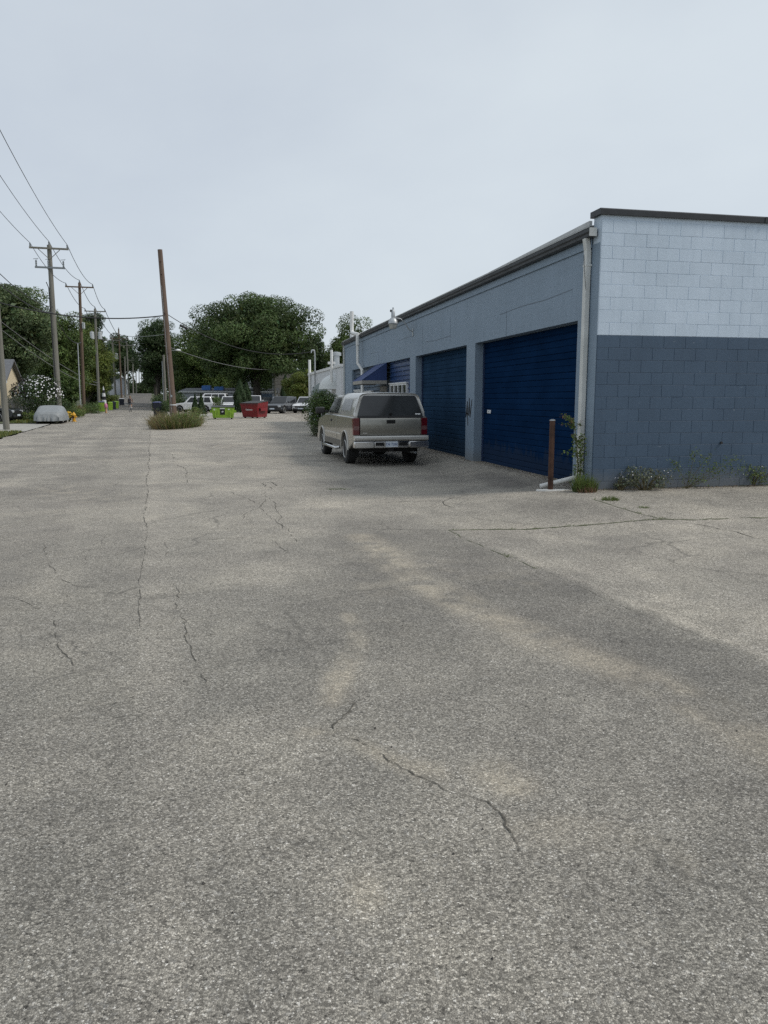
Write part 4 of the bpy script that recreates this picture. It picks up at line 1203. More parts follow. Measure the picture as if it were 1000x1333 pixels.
# white vent pipe with an offset, outside the gutter then in to the wall
pv = MB().tube([(-.22, 21.4, 4.0), (-.22, 21.4, 4.48), (-.22, 22.6, 4.62), (-.22, 22.9, 4.74), (-.22, 22.9, 5.6)], .085, 12)
pv.obj('vent_pipe_top', M['pvc'], garage, smooth=50)
MB().tube([(-.22, 21.4, 4.0), (-.22, 21.4, 3.25), (-.12, 20.9, 2.95), (-.12, 20.9, .2)], .07, 12).obj('vent_pipe', M['pvc'], garage, smooth=50)
MB().box(.12, .45, 24.9, 25.5, 4.57, 4.82).obj('roof_unit', M['white'], garage, bevel=.01)
rect_tube([(-.01, 26.3, .05), (-.01, 26.3, 4.33)], .05, .08).obj('downspout', M['downspout'], garage, bevel=.006)
# barn light
lamp = thing('wall_lamp', 'old galvanised barn light on a bent arm above the second garage door', 'lamp', bl(0, 12.5, 3.85), TH_B)
MB().box(-.02, -.001, -.05, .05, -.14, .10).obj('mounting_plate', M['galv'], lamp, bevel=.004)
arm = [(-.02, 0, 0), (-.12, 0, .05), (-.28, 0, .28), (-.42, 0, .40), (-.62, 0, .42)]
MB().tube(arm, .016, 8).obj('arm', M['galv'], lamp, smooth=60)
MB().lathe([(.14, .0), (.16, .015), (.145, .10), (.085, .19), (.06, .2), (.06, .42), (.045, .44), (.025, .46), (.025, .52)], 18, (-.66, 0, .22)).obj('shade', M['galv'], lamp, smooth=40)
MB().lathe([(.05, -.15), (.10, -.145), (.125, -.07), (.138, .0)], 18, (-.66, 0, .217)).obj('lens', M['lamp_glass'], lamp, smooth=40)
MB().lathe([(.03, 0), (.03, .07)], 8, (-.73, 0, .60)).obj('photocell', M['black_plastic'], lamp)

# drain pipe lying on the ground, bollard
pa, pb = bl(-.06, .38, .40), gp(703, 636.5)
o = MB().tube([pa, pa + Vector((-.08, -.02, -.05)), Vector((pb.x, pb.y, pb.z + .045))], .042, 12).obj('drain_pipe', M['pvc'], smooth=50)
tag(o, 'white plastic drain pipe lying on the ground from the downspout past the bollard', 'pipe')
p = gp(716.5, 638)
o = thing('bollard', 'rusty brown steel bollard in front of the near garage door', 'bollard', p)
MB().lathe([(.047, -.1), (.047, 1.18), (.043, 1.185)], 16).obj('post', M['rust'], o, smooth=40)
MB().lathe([(.05, 1.1855), (.049, 1.20), (.02, 1.21)], 16).obj('cap', M['galv'], o, smooth=40)
pad = []
for k in range(18):
    a = 2 * math.pi * k / 18; r_ = random.uniform(.85, 1.1)
    pad.append((math.cos(a) * .30 * r_, math.sin(a) * .12 * r_))
mb = MB(); mb.add([(x, y, -.04) for x, y in pad] + [(x * .9, y * .9, .014) for x, y in pad], [tuple(range(18, 36))] + [(i, (i + 1) % 18, (i + 1) % 18 + 18, i + 18) for i in range(18)])
q = p + Vector((.03, -.04, 0))
o = mb.obj('concrete_pad', M['concrete_white']); o.location = (q.x, q.y, gz(q.x, q.y))
tag(o, 'pale concrete collar round the foot of the rusty bollard', 'concrete pad')

# ------------------------------------------------------------------ white block building beyond
wb = thing('white_building', 'low white block building with dome awnings beyond the blue garage', 'building', (*bl(0, 27.6)[:2], 0), TH_B)
MB().box(0, 12, 0, 14.6, -.1, 3.35).obj('wall', M['white_wall'], wb)
MB().box(-.06, 12, -.02, 14.66, 3.351, 3.50).obj('parapet', M['white'], wb, bevel=.01)
MB().box(3, 12, 2, 10, 3.5, 4.1).obj('roof_box', M['white_wall'], wb)
MB().lathe([(.19, 3.4), (.19, 4.35), (.30, 4.37), (.30, 4.55), (.1, 4.6)], 14, (1.0, 8.2, 0)).obj('vent_stack', M['galv'], wb, smooth=40)
MB().tube([(-.09, 13.2, -.1), (-.09, 13.2, 4.35)], .09, 10).obj('white_pipe', M['pvc'], wb, smooth=50)
MB().tube([(-.25, 1.6, 2.6), (-.25, 1.6, 4.3)], .07, 10).box(-.45, -.05, 1.55, 1.65, 3.55, 3.68).obj('white_pipe', M['pvc'], wb, smooth=50)
mast = [(-.12, 10.0, 0), (-.12, 10.0, 4.6), (-.16, 9.9, 4.78), (-.3, 9.9, 4.8), (-.36, 9.9, 4.62)]
MB().tube(mast, .045, 8).obj('service_mast', M['galv'], wb, smooth=50)
def dome(y, r, mat, z):
    mb = MB(); n = 10; m = 6; vs = []; fs = []
    for i in range(m + 1):
        e = math.pi / 2 * i / m
        for k in range(n + 1):
            a = math.pi * k / n
            vs.append((-r * math.cos(e) * math.sin(a) - .005, y - r * math.cos(e) * math.cos(a), z + r * .95 * math.sin(e)))
    for i in range(m):
        for k in range(n):
            fs.append((i * (n + 1) + k, i * (n + 1) + k + 1, (i + 1) * (n + 1) + k + 1, (i + 1) * (n + 1) + k))
    o = mb.add(vs, fs).obj('dome_awning', mat, wb, smooth=60)
    return o
dome(2.6, .82, M['dome_white'], 2.25); dome(6.2, .82, M['dome_grey'], 1.95)
for (ya, z0, z1) in ((9.0, 1.9, 2.6), (11.2, 1.9, 2.6), (2.2, .9, 2.0), (5.8, .2, 2.0)):
    w = MB().box(-.03, -.002, ya, ya + .9, z0, z1).obj('window', M['white'], wb)
    MB().box(-.04, -.031, ya + .07, ya + .83, z0 + .07, z1 - .07).obj('pane', M['glass_win'], w)
# ------------------------------------------------------------------ vehicles
def arc(cy, cz, r, a0, a1, n=10):
    return [(cy + r * math.cos(R(a0 + (a1 - a0) * k / n)), cz + r * math.sin(R(a0 + (a1 - a0) * k / n))) for k in range(n + 1)]
def wheel(parent, x, y, r, w, side, detail=True):
    """side -1 left, +1 right; outer face outward"""
    o = MB().lathe([(r * .62, -w / 2), (r * .90, -w / 2), (r, -w * .36), (r, w * .36), (r * .90, w / 2), (r * .62, w / 2)], 26, (0, 0, 0), 'x').obj('wheel', M['rubber'], parent, smooth=35)
    o.location = (x, y, r)
    rim = MB().lathe([(r * .63, -.02), (r * .64, w / 2 + .002), (r * .58, w / 2 + .012), (r * .53, w / 2 - .02), (r * .2, w / 2 - .03), (r * .17, w / 2 - .02), (r * .05, w / 2 - .015)], 22, (0, 0, 0), 'x').obj('rim', M['alloy'], o, smooth=35)
    if side < 0: rim.rotation_euler.z = math.pi
    if detail:
        for k in range(6):
            a = 2 * math.pi * k / 6
            c, s_ = math.cos(a), math.sin(a)
            mb = MB(); q = []
            for (rr, ww) in ((r * .26, .022), (r * .46, .03)):
                q += [(w / 2 - .016, rr * c - ww * s_, rr * s_ + ww * c), (w / 2 - .016, rr * c + ww * s_, rr * s_ - ww * c)]
            mb.quad(q[0], q[1], q[3], q[2])
            sp = mb.obj('rim_slot', M['under'], o, fix=False)
            if side < 0: sp.rotation_euler.z = math.pi
    return o
def frustum(parent, name, mat, b, t, z0, z1, bevel=.05):
    """b, t = (y0, y1, halfwidth)"""
    return MB().hexa([(-b[2], b[0], z0), (b[2], b[0], z0), (b[2], b[1], z0), (-b[2], b[1], z0)],
                     [(-t[2], t[0], z1), (t[2], t[0], z1), (t[2], t[1], z1), (-t[2], t[1], z1)]).obj(name, mat, parent, bevel=bevel, seg=3, smooth=40)
def panel(parent, name, mat, pts, thick=.008, bevel=0):
    """flat quad panel of some thickness, pts ccw seen from outside"""
    P = [Vector(p) for p in pts]
    n = (P[1] - P[0]).cross(P[2] - P[1]).normalized()
    a = [p + n * thick for p in P]; k = len(P)
    mb = MB().add(P + a, [tuple(reversed(range(k))), tuple(range(k, 2 * k))] + [(i, (i + 1) % k, (i + 1) % k + k, i + k) for i in range(k)])
    return mb.obj(name, mat, parent, bevel=bevel)
def on_side(b, t, z0, z1, sx, ya, yb, za, zb_, off=.0):
    """four points on the slanted side of a frustum between fractions"""
    def P(fy, z):
        k = (z - z0) / (z1 - z0); hw = b[2] + (t[2] - b[2]) * k
        y0 = b[0] + (t[0] - b[0]) * k; y1 = b[1] + (t[1] - b[1]) * k
        return (sx * (hw + off), y0 + (y1 - y0) * fy, z)
    q = [P(ya, za), P(yb, za), P(yb, zb_), P(ya, zb_)]
    return q if sx > 0 else q[::-1]
def on_end(b, t, z0, z1, front, xa, xb, za, zb_, off=.0):
    def P(fx, z):
        k = (z - z0) / (z1 - z0); hw = b[2] + (t[2] - b[2]) * k
        y = (b[1] + (t[1] - b[1]) * k + off) if front else (b[0] + (t[0] - b[0]) * k - off)
        return (fx * hw, y, z)
    q = [P(xa, za), P(xb, za), P(xb, zb_), P(xa, zb_)]
    return q[::-1] if front else q

def car(name, label, cat, x, y, heading, paint, L=4.6, W=1.86, H=1.68, kind='suv', group='vehicles parked on the lot'):
    """heading: angle of the nose from +Y towards -X, degrees"""
    t = thing(name, label, cat, (x, y, gz(x, y)), R(heading), group)
    hl, hw = L / 2, W / 2; r = .36 if kind != 'car' else .32
    wy = L * .305; belt = H * .60; hood = H * .575
    ar = r + .07
    if kind == 'pickup': cab0, cab1, tail = -.25, hl * .42, belt
    else: cab0, cab1 = -hl + .08, hl * .42
    poly = [(-hl, .38), (-hl - .02, .6), (-hl + .03, belt)] + [(cab1, belt), (cab1 + .3, hood + .02), (hl - .18, hood - .10), (hl, hood - .26), (hl + .02, .5), (hl - .05, .3)]
    poly += arc(wy, r, ar, -8, 188, 12) + arc(-wy, r, ar, -8, 188, 12)
    MB().prism_x(poly[::-1], -hw, hw).obj('body', paint, t, bevel=.05, seg=3, smooth=40)
    MB().box(-hw + .14, hw - .14, -hl + .12, hl - .12, .2, .62).obj('underbody', M['under'], t)
    b = (cab0, cab1, hw - .05); tp = (cab0 + (.28 if kind != 'pickup' else .08), cab1 - .72, hw - .22)
    z0, z1 = belt - .02, H
    ft = frustum(t, 'cabin', paint, b, tp, z0, z1, .05)
    for sx in (-1, 1):
        for (fa, fb) in (((.05, .44), (.47, .90)) if kind == 'pickup' else ((.06, .30), (.33, .60), (.63, .92))):
            panel(t, 'side_window', M['glass'], on_side(b, tp, z0, z1, sx, fa, fb, z0 + .07, z1 - .1), .012)
    panel(t, 'windscreen', M['glass_cap'], on_end(b, tp, z0, z1, True, -.88, .88, z0 + .06, z1 - .07), .012)
    panel(t, 'rear_window', M['glass'], on_end(b, tp, z0, z1, False, -.85, .85, z0 + .07, z1 - .1), .012)
    if kind == 'pickup':
        MB().box(-hw + .08, hw - .08, -hl + .08, cab0 - .05, belt + .001, belt + .012).obj('bed_liner', M['black_plastic'], t)
    # face
    MB().box(-hw + .30, hw - .30, hl - .02, hl + .035, hood - .42, hood - .22).obj('grille', M['black_plastic'], t, bevel=.02)
    MB().box(-hw + .1, hw - .1, hl - .02, hl + .06, .30, .50).obj('front_bumper', M['black_plastic'], t, bevel=.04)
    MB().box(-hw + .1, hw - .1, -hl - .06, -hl + .03, .34, .55).obj('rear_bumper', M['black_plastic'], t, bevel=.04)
    for sx in (-1, 1):
        c = sx * (hw - .2)
        MB().box(c - .16, c + .16, hl - .12, hl + .022, hood - .36, hood - .19).obj('headlight', M['headlamp'], t, bevel=.03)
        c = sx * (hw - .11)
        MB().box(c - .1, c + .105, -hl - .03, -hl + .14, belt - .34, belt - .06).obj('tail_light', M['red_lens'], t, bevel=.02)
        mi = MB().box(min(sx * hw, sx * (hw + .2)), max(sx * hw, sx * (hw + .2)), cab1 - .42, cab1 - .30, belt + .02, belt + .19).obj('mirror', paint, t, bevel=.03)
        for yy in (wy, -wy):
            wheel(t, sx * (hw - .12), yy, r, .22, sx, False)
    MB().box(-.26, .26, hl + .061, hl + .07, .42, .54).obj('number_plate', M['plate'], t)
    return t

def px(u, Y): return at(u, 520, Y).x
car('white_suv', 'white suv parked side on behind the two small evergreens', 'suv', px(254, 86), 86, 84, M['car_white'], 4.75, 1.9, 1.72)
car('white_pickup', 'white pickup parked behind the lime green dumpster', 'pickup truck', px(299, 90), 90, 186, M['car_white'], 5.4, 1.95, 1.75, 'pickup')
car('white_pickup', 'white pickup with only its cab top showing above the red dumpster', 'pickup truck', px(332, 97), 97, 182, M['car_white'], 5.3, 1.95, 1.9, 'pickup')
car('dark_suv', 'dark blue black suv parked right of the red dumpster', 'suv', px(367, 80), 80, 163, M['car_black'], 4.7, 1.88, 1.72)
car('dark_car', 'dark car parked behind the dark suv', 'car', px(349, 100), 100, 172, M['car_blue'], 4.6, 1.84, 1.75)
car('white_suv', 'white suv nosing out from behind the large shrub', 'suv', px(399, 82), 82, 170, M['car_white'], 4.5, 1.86, 1.68)
car('white_van', 'white van whose roof shows above the white suv', 'van', px(272, 98), 98, 90, M['car_white'], 5.2, 2.0, 2.15, group='vehicles parked on the lot')
bx = px(26, 55)
car('black_pickup', 'black suv at the left edge of the view on the driveway', 'suv', bx - 2.45, 54.4, -86, M['car_black'], 4.9, 1.9, 1.75)

# covered car
cx_, cy_ = atg(66, 52.5)
t = thing('covered_car', 'low car under a silver grey fabric cover on the driveway', 'car', (cx_, cy_, gz(cx_, cy_) + .015), TH_R)
prof = [(-2.15, .25, .0), (-2.13, .55, .80), (-1.85, .82, .95), (-1.1, .92, 1.0), (-.7, 1.12, .92), (-.2, 1.22, .84), (.45, 1.2, .84), (1.0, .93, .96), (1.7, .80, .97), (2.08, .60, .85), (2.14, .25, 0)]
# loft across the profile, with sagging folds on the skirt
NV = 25; vs = []; fs = []
ys = np.linspace(-2.15, 2.15, 44)
for i, yy in enumerate(ys):
    zt = np.interp(yy, [-2.15, -2.0, -1.5, -1.0, -.55, -.1, .5, 1.0, 1.6, 2.0, 2.15], [.62, .80, .88, .94, 1.10, 1.18, 1.16, .98, .88, .78, .62])
    hwid = np.interp(abs(yy), [0, 1.5, 2.0, 2.15], [.92, .90, .80, .66])
    for k in range(NV):
        a = -1 + 2 * k / (NV - 1); s_ = abs(a)
        if s_ < .55:
            x_ = a / .55 * hwid * .78; z_ = zt - .05 * (s_ / .55) ** 3
        else:
            f = (s_ - .55) / .45
            x_ = math.copysign(hwid * (.78 + .22 * min(1, f * 2.2) ** .7), a)
            zz_ = zt - .05 - (f ** 1.0) * (zt - .05 - .18)
            fold = math.sin(yy * 9 + 2.0 * math.sin(yy * 3) + f * 2) * .05 * f + math.sin(yy * 23 + f * 4) * .02 * f
            x_ += math.copysign(fold, a); z_ = zz_
        vs.append((x_, yy, z_))
for i in range(len(ys) - 1):
    for k in range(NV - 1):
        fs.append((i * NV + k, i * NV + k + 1, (i + 1) * NV + k + 1, (i + 1) * NV + k))
mb = MB().add(vs, fs)
for i, sgn in ((0, -1), (len(ys) - 1, 1)):           # end skirts with drape folds
    top = [vs[i * NV + k] for k in range(4, NV - 4)]
    n = len(top); rows = 8; ev = []
    for r_ in range(rows + 1):
        f = r_ / rows
        for j, p_ in enumerate(top):
            a = j / (n - 1) * 2 - 1
            fo = (math.sin(a * 9 + 3 * math.sin(a * 2) + f * 1.3 * math.copysign(1, a)) * .075 + math.sin(a * 21) * .025) * f
            ev.append((p_[0] * (1 + .12 * f), p_[1] + sgn * (.10 * math.sin(f * 1.57) * (1 - .3 * a * a) + fo), p_[2] + (.16 - p_[2]) * f))
    mb.add(ev, [(r_ * n + j, r_ * n + j + 1, (r_ + 1) * n + j + 1, (r_ + 1) * n + j) for r_ in range(rows) for j in range(n - 1)])
mb.obj('car_cover', M['cover'], t, smooth=70, fix=True)
for sx in (-1, 1):
    for yy in (-1.3, 1.3):
        wheel(t, sx * .72, yy, .30, .19, sx, False)
MB().box(-.65, .65, -1.9, 1.9, .16, .4).obj('underbody', M['under'], t)

# the pewter pickup with a topper -----------------------------------------------------------
tr_loc = gp(457, 603)
HD = R(14.0)
trk = thing('pickup_truck', 'pewter pickup truck with a topper parked in front of the second garage door', 'pickup truck', (0, 0, 0), HD, None)
wxo = .80
trk.location = (tr_loc.x + wxo * math.cos(HD), tr_loc.y + wxo * math.sin(HD) + .05, 0)
hw = .975; wr = .385
body = [(-1.14, .60), (-1.16, .9), (-1.14, 1.265), (1.14, 1.275), (3.02, 1.285), (3.1, 1.26), (4.2, 1.13), (4.42, .98), (4.45, .5), (4.3, .42)]
body += arc(3.64, wr, .475, -2, 182, 14) + [(3.1, .44), (.52, .44)] + arc(0, wr, .475, 5, 178, 14)
bd = MB().prism_x(body[::-1], -hw, hw).obj('body', M['pewter'], trk, bevel=.045, seg=3, smooth=40)
MB().box(-.72, .72, -1.0, 4.25, .36, .72).obj('underbody', M['under'], trk)
MB().tube([(-.35, -.55, .5), (.1, -.6, .5), (.35, -.55, .5)], .12, 10).obj('spare_wheel', M['rubber'], trk)
MB().tube([(.62, .6, .36), (.62, -.9, .34), (.68, -1.15, .34)], .03, 8).obj('exhaust', M['galv'], trk)
MB().box(-.06, .06, -1.26, -1.0, .38, .48).obj('hitch', M['under'], trk)
MB().lathe([(.13, -.15), (.17, -.05), (.17, .05), (.13, .15)], 12, (0, 0, wr), 'x').tube([(-.7, 0, wr), (.7, 0, wr)], .05, 8).obj('axle', M['under'], trk)
for sx in (-1, 1):
    for yy in (0, 3.64):
        wheel(trk, sx * .835, yy, wr, .26, sx)
    # arch lips
    lip = [(sx * (hw + .004), p_[0], p_[1]) for p_ in arc(0, wr, .49, 0, 180, 14)]
    MB().tube(lip, .022, 6).obj('wheel_arch_lip', M['pewter_pale'], trk, smooth=60)
    lip = [(sx * (hw + .004), p_[0], p_[1]) for p_ in arc(3.64, wr, .49, 0, 180, 14)]
    MB().tube(lip, .022, 6).obj('wheel_arch_lip', M['pewter_pale'], trk, smooth=60)
    # lower cladding and moulding
    a, b_ = sorted((sx * (hw - .01), sx * (hw + .012)))
    MB().box(a, b_, .52, 3.12, .435, .60).obj('lower_cladding', M['pewter_dark'], trk, bevel=.006)
    for (ya, yb) in ((.56, 1.13), (1.16, 1.76), (1.79, 3.02)):
        MB().box(a, b_ if sx > 0 else b_, ya, yb, .74, .79).obj('side_moulding', M['pewter_pale'], trk, bevel=.006)
    # door skins
    dd = MB().box(a + (.0 if sx > 0 else .006), b_ - (.006 if sx > 0 else 0), 1.80, 3.0, .61, 1.262).obj('door', M['pewter'], trk, bevel=.01)
    MB().box(min(sx * (hw + .005), sx * (hw + .03)), max(sx * (hw + .005), sx * (hw + .03)), 1.84, 2.0, 1.08, 1.14).obj('handle', M['black_plastic'], dd, bevel=.01)
    MB().box(a + (.0 if sx > 0 else .006), b_ - (.006 if sx > 0 else 0), 1.17, 1.785, .61, 1.262).obj('rear_door', M['pewter'], trk, bevel=.01)
    # running board
    MB().tube([(sx * .98, .62, .40), (sx * 1.06, .78, .37), (sx * 1.06, 2.95, .37), (sx * .98, 3.1, .40)], .04, 8).obj('running_board', M['chrome'], trk, smooth=60)
    # mud flap
    MB().box(min(sx * .68, sx * .88), max(sx * .68, sx * .88), -.47, -.455, .20, .56).obj('mud_flap', M['under'], trk)
    # mirror
    mr = MB().box(min(sx * 1.05, sx * 1.32), max(sx * 1.05, sx * 1.32), 2.62, 2.76, 1.28, 1.48).obj('wing_mirror', M['black_plastic'], trk, bevel=.04, seg=3, smooth=40)
    MB().box(min(sx * .93, sx * 1.06), max(sx * .93, sx * 1.06), 2.67, 2.73, 1.33, 1.38).obj('mirror_arm', M['black_plastic'], mr)
    # tail light
    a, b_ = sorted((sx * .815, sx * (hw + .004)))
    tl_ = MB().box(a, b_, -1.185, -1.0, .80, 1.235).obj('tail_light', M['red_lens'], trk, bevel=.012)
    MB().box(a + .012, b_ - .012, -1.19, -1.184, .93, 1.03).obj('reversing_lens', M['pale_lens'], tl_)
    # headlight
    a, b_ = sorted((sx * .62, sx * .93))
    MB().box(a, b_, 4.38, 4.47, .80, .98).obj('headlight', M['headlamp'], trk, bevel=.01)
MB().box(-.6, .6, 4.40, 4.48, .72, .99).obj('grille', M['black_plastic'], trk, bevel=.01)
MB().box(-.97, .97, 4.42, 4.60, .45, .66).obj('front_bumper', M['chrome'], trk, bevel=.03)
# cab
cb_, ct_ = (1.16, 3.02, .92), (1.30, 2.30, .745)
frustum(trk, 'cab', M['pewter'], cb_, ct_, 1.27, 1.82, .05)
for sx in (-1, 1):
    panel(trk, 'rear_side_window', M['glass'], on_side(cb_, ct_, 1.27, 1.82, sx, .05, .30, 1.31, 1.73), .008)
    panel(trk, 'side_window', M['glass'], on_side(cb_, ct_, 1.27, 1.82, sx, .34, .93, 1.31, 1.73), .008)
panel(trk, 'windscreen', M['glass'], on_end(cb_, ct_, 1.27, 1.82, True, -.9, .9, 1.31, 1.76), .008)
# topper: loft of rounded sections
def cap_sec(y, top, hw0, hw1):
    pts = []
    z0 = 1.268
    half = [(hw0, z0), (hw0 - .01, z0 + .10), (hw1 + .06, top - .13), (hw1 + .03, top - .06), (hw1 - .04, top - .015), (hw1 - .16, top), (0, top + .012)]
    left = [(-x, z) for x, z in half]
    return [(x, y + (z - z0) * 0, z) for x, z in left] + [(x, y, z) for x, z in half[-2::-1]]
secs = [(-1.13, 1.83), (-1.10, 1.855), (-.9, 1.872), (.3, 1.882), (.95, 1.875), (1.10, 1.86), (1.13, 1.83)]
vs = []; fs = []
for i, (yy, tp_) in enumerate(secs):
    hwx = .935 - (.02 if i in (0, len(secs) - 1) else 0)
    for (x, y_, z) in cap_sec(yy, tp_, hwx, .74 - (.02 if i in (0, len(secs) - 1) else 0)):
        lean_ = (z - 1.268) * .24 * (1 - i / 2.0) if i < 2 else 0
        vs.append((x, y_ + max(0, lean_), z))
n = 13
for i in range(len(secs) - 1):
    for k in range(n - 1): fs.append((i * n + k, i * n + k + 1, (i + 1) * n + k + 1, (i + 1) * n + k))
    fs.append((i * n + n - 1, i * n, (i + 1) * n, (i + 1) * n + n - 1))
fs.append(tuple(range(n))); fs.append(tuple(range((len(secs) - 1) * n, len(secs) * n)))
cap = MB().add(vs, fs).obj('topper', M['pewter_pale'], trk, smooth=45)
def capback(x, z, off): return (x, -1.13 + (z - 1.268) * .24 - off, z)
rg = [(-.86, 1.225), (.86, 1.225), (.86, 1.30), (.715, 1.745), (.67, 1.795), (-.67, 1.795), (-.715, 1.745), (-.86, 1.30)]
rgo = panel(cap, 'rear_window', M['glass_cap'], [capback(x, z, .012) for x, z in rg], .012, .003)
panel(cap, 'lower_window_rail', M['black_plastic'], [capback(x, z, .026) for x, z in [(-.86, 1.222), (.86, 1.222), (.855, 1.29), (-.855, 1.29)]], .006)
MB().box(-.035, .035, -1.19, -1.13, 1.32, 1.35).lathe([(.03, 0), (.03, .03)], 10, (0, -1.195, 1.335), 'y').obj('window_latch', M['under'], cap)
panel(cap, 'sticker', M['white'], [capback(x, z, .0265) for x, z in [(.66, 1.315), (.80, 1.315), (.80, 1.345), (.66, 1.345)]], .003)
for sx in (-1, 1):
    def side(y, z): return (sx * (.925 - (z - 1.368) * .36 + .006), y, z)
    fr = [(-.62, 1.39), (.78, 1.39), (.70, 1.735), (-.50, 1.735)]
    q = [side(*a) for a in fr]; q = q if sx > 0 else q[::-1]
    wf = panel(cap, 'side_window_frame', M['pewter'], q, .006)
    gl = [(-.56, 1.42), (.72, 1.42), (.65, 1.705), (-.45, 1.705)]
    q = [(sx * .007 + side(*a)[0], a[0], a[1]) for a in gl]; q = q if sx > 0 else q[::-1]
    panel(wf if False else cap, 'side_window_pane', M['glass_cap_side'], q, .004)
    MB().box(min(sx * .87, sx * .945), max(sx * .87, sx * .945), -1.06, 1.1, 1.272, 1.30).obj('topper_rail', M['pewter_pale'], cap)
# tailgate
tg = MB().prism_x([(-1.145, .80), (-1.182, .80), (-1.196, .85), (-1.204, .95), (-1.206, 1.05), (-1.202, 1.13), (-1.19, 1.19), (-1.172, 1.228), (-1.145, 1.245)], -.80, .80).obj('tailgate', M['pewter'], trk, smooth=40)
for sx in (-1, 1): MB().box(min(sx * .801, sx * .814), max(sx * .801, sx * .814), -1.18, -1.15, .80, 1.24).obj('tailgate_gap', M['under'], trk)
MB().box(-.80, .80, -1.175, -1.15, .792, .7995).obj('tailgate_gap', M['under'], trk)
MB().box(-.115, .115, -1.214, -1.195, 1.09, 1.185).obj('handle', M['under'], tg, bevel=.015)
MB().box(-.74, -.62, -1.206, -1.2005, .845, .86).obj('badge', M['chrome'], tg)
# bumper
bm_ = MB().prism_x([(-1.15, .66), (-1.30, .66), (-1.335, .70), (-1.335, .755), (-1.30, .785), (-1.15, .79)], -.97, .97).obj('rear_bumper_step', M['pewter_pale'], trk, bevel=.008)
b2 = MB()
for (x0, x1) in ((-.98, -.46), (.46, .98)):
    b2.box(x0, x1, -1.325, -1.12, .475, .645)
b2.box(-.46, .46, -1.29, -1.12, .475, .645)
b2o = b2.obj('rear_bumper', M['chrome'], trk, bevel=.02, seg=3, smooth=40)
MB().box(-.90, .90, -1.30, -1.16, .646, .659).obj('bumper_gap', M['under'], trk)
for sx in (-1, 1):
    a, b_ = sorted((sx * .20, sx * .42))
    MB().box(a, b_, -1.296, -1.289, .53, .62).obj('bumper_recess', M['under'], b2o)
pt = MB().box(-.16, .16, -1.302, -1.2965, .50, .645).obj('number_plate', M['plate'], trk)
def text(name, body_, size, loc, rot, mat, parent, extrude=.001):
    cu = bpy.data.curves.new(name, 'FONT'); cu.body = body_; cu.size = size; cu.extrude = extrude
    cu.align_x = 'CENTER'; cu.align_y = 'CENTER'; cu.materials.append(mat)
    o = bpy.data.objects.new(name, cu); COL.objects.link(o); o.parent = parent
    me = bpy.data.meshes.new_from_object(o); bpy.data.objects.remove(o)
    o = link(name, me, parent)
    o.location = loc; o.rotation_euler = rot
    return o
text('plate_number', 'DE 7280', .085, (0, -1.305, .565), (R(90), 0, 0), M['plate_ink'], pt)
# ------------------------------------------------------------------ dumpsters and bins
gp_ = gp(291, 545.5)
t = thing('green_dumpster', 'lime green dumpster with a black square emblem', 'dumpster', (gp_.x, gp_.y, gp_.z), R(10))
bdy = MB().hexa([(-.86, -.62, .10), (.86, -.62, .10), (.86, .62, .10), (-.86, .62, .10)], [(-.97, -.70, .95), (.97, -.70, .95), (.97, .70, 1.06), (-.97, .70, 1.06)]).obj('bin', M['green_bin'], t, bevel=.02)
MB().prism_x([(-.73, .952), (.72, 1.065), (.72, 1.10), (-.73, .985)], -.98, .98).obj('lid', M['lid_dark'], t, bevel=.01)
for x in (-.62, .62):
    MB().box(x - .05, x + .05, -.705, -.63, .12, .94).obj('rib', M['green_bin'], t)
for sx in (-1, 1):
    a, b = sorted((sx * .93, sx * 1.10))
    MB().box(a, b, -.45, .35, .52, .72).obj('fork_pocket', M['green_bin'], t, bevel=.01)
    t.scale = (.9, .9, .95)
    for y in (-.5, .5): MB().box(sx * .7 - .05, sx * .7 + .05, y - .06, y + .06, -.01, .10).obj('foot', M['under'], t)
def face(x0, x1, z0, z1, off): # on the sloping front of the green bin
    def P(x, z): return (x, -.62 - (z - .10) / .85 * .08 - off, z)
    return [P(x0, z0), P(x1, z0), P(x1, z1), P(x0, z1)]
lg = panel(t, 'emblem_panel', M['under'], face(-.25, .16, .36, .82, .004), .003)
panel(t, 'emblem_header', M['white'], face(-.25, .16, .822, .90, .004), .003)
mb = MB()
for k in range(3):     # simple leaf-like mark
    a = R(60 + 50 * k); c = Vector((-.02, .56))
    pts = [Vector((0, 0)), Vector((.05, .03)), Vector((.15, 0)), Vector((.05, -.03))]
    q = []
    for p_ in pts:
        x, z = p_.x * math.cos(a) - p_.y * math.sin(a) + c.x, p_.x * math.sin(a) + p_.y * math.cos(a) + c.y
        q.append((x, -.62 - (z - .10) / .85 * .08 - .009, z))
    mb.add(q, [(0, 1, 2, 3)])
mb.obj('emblem_mark', M['white'], lg, fix=False)
panel(t, 'notice', M['white'], face(-.78, -.55, .72, .84, .004), .003)
panel(t, 'notice', M['white'], face(.42, .58, .76, .84, .004), .003)

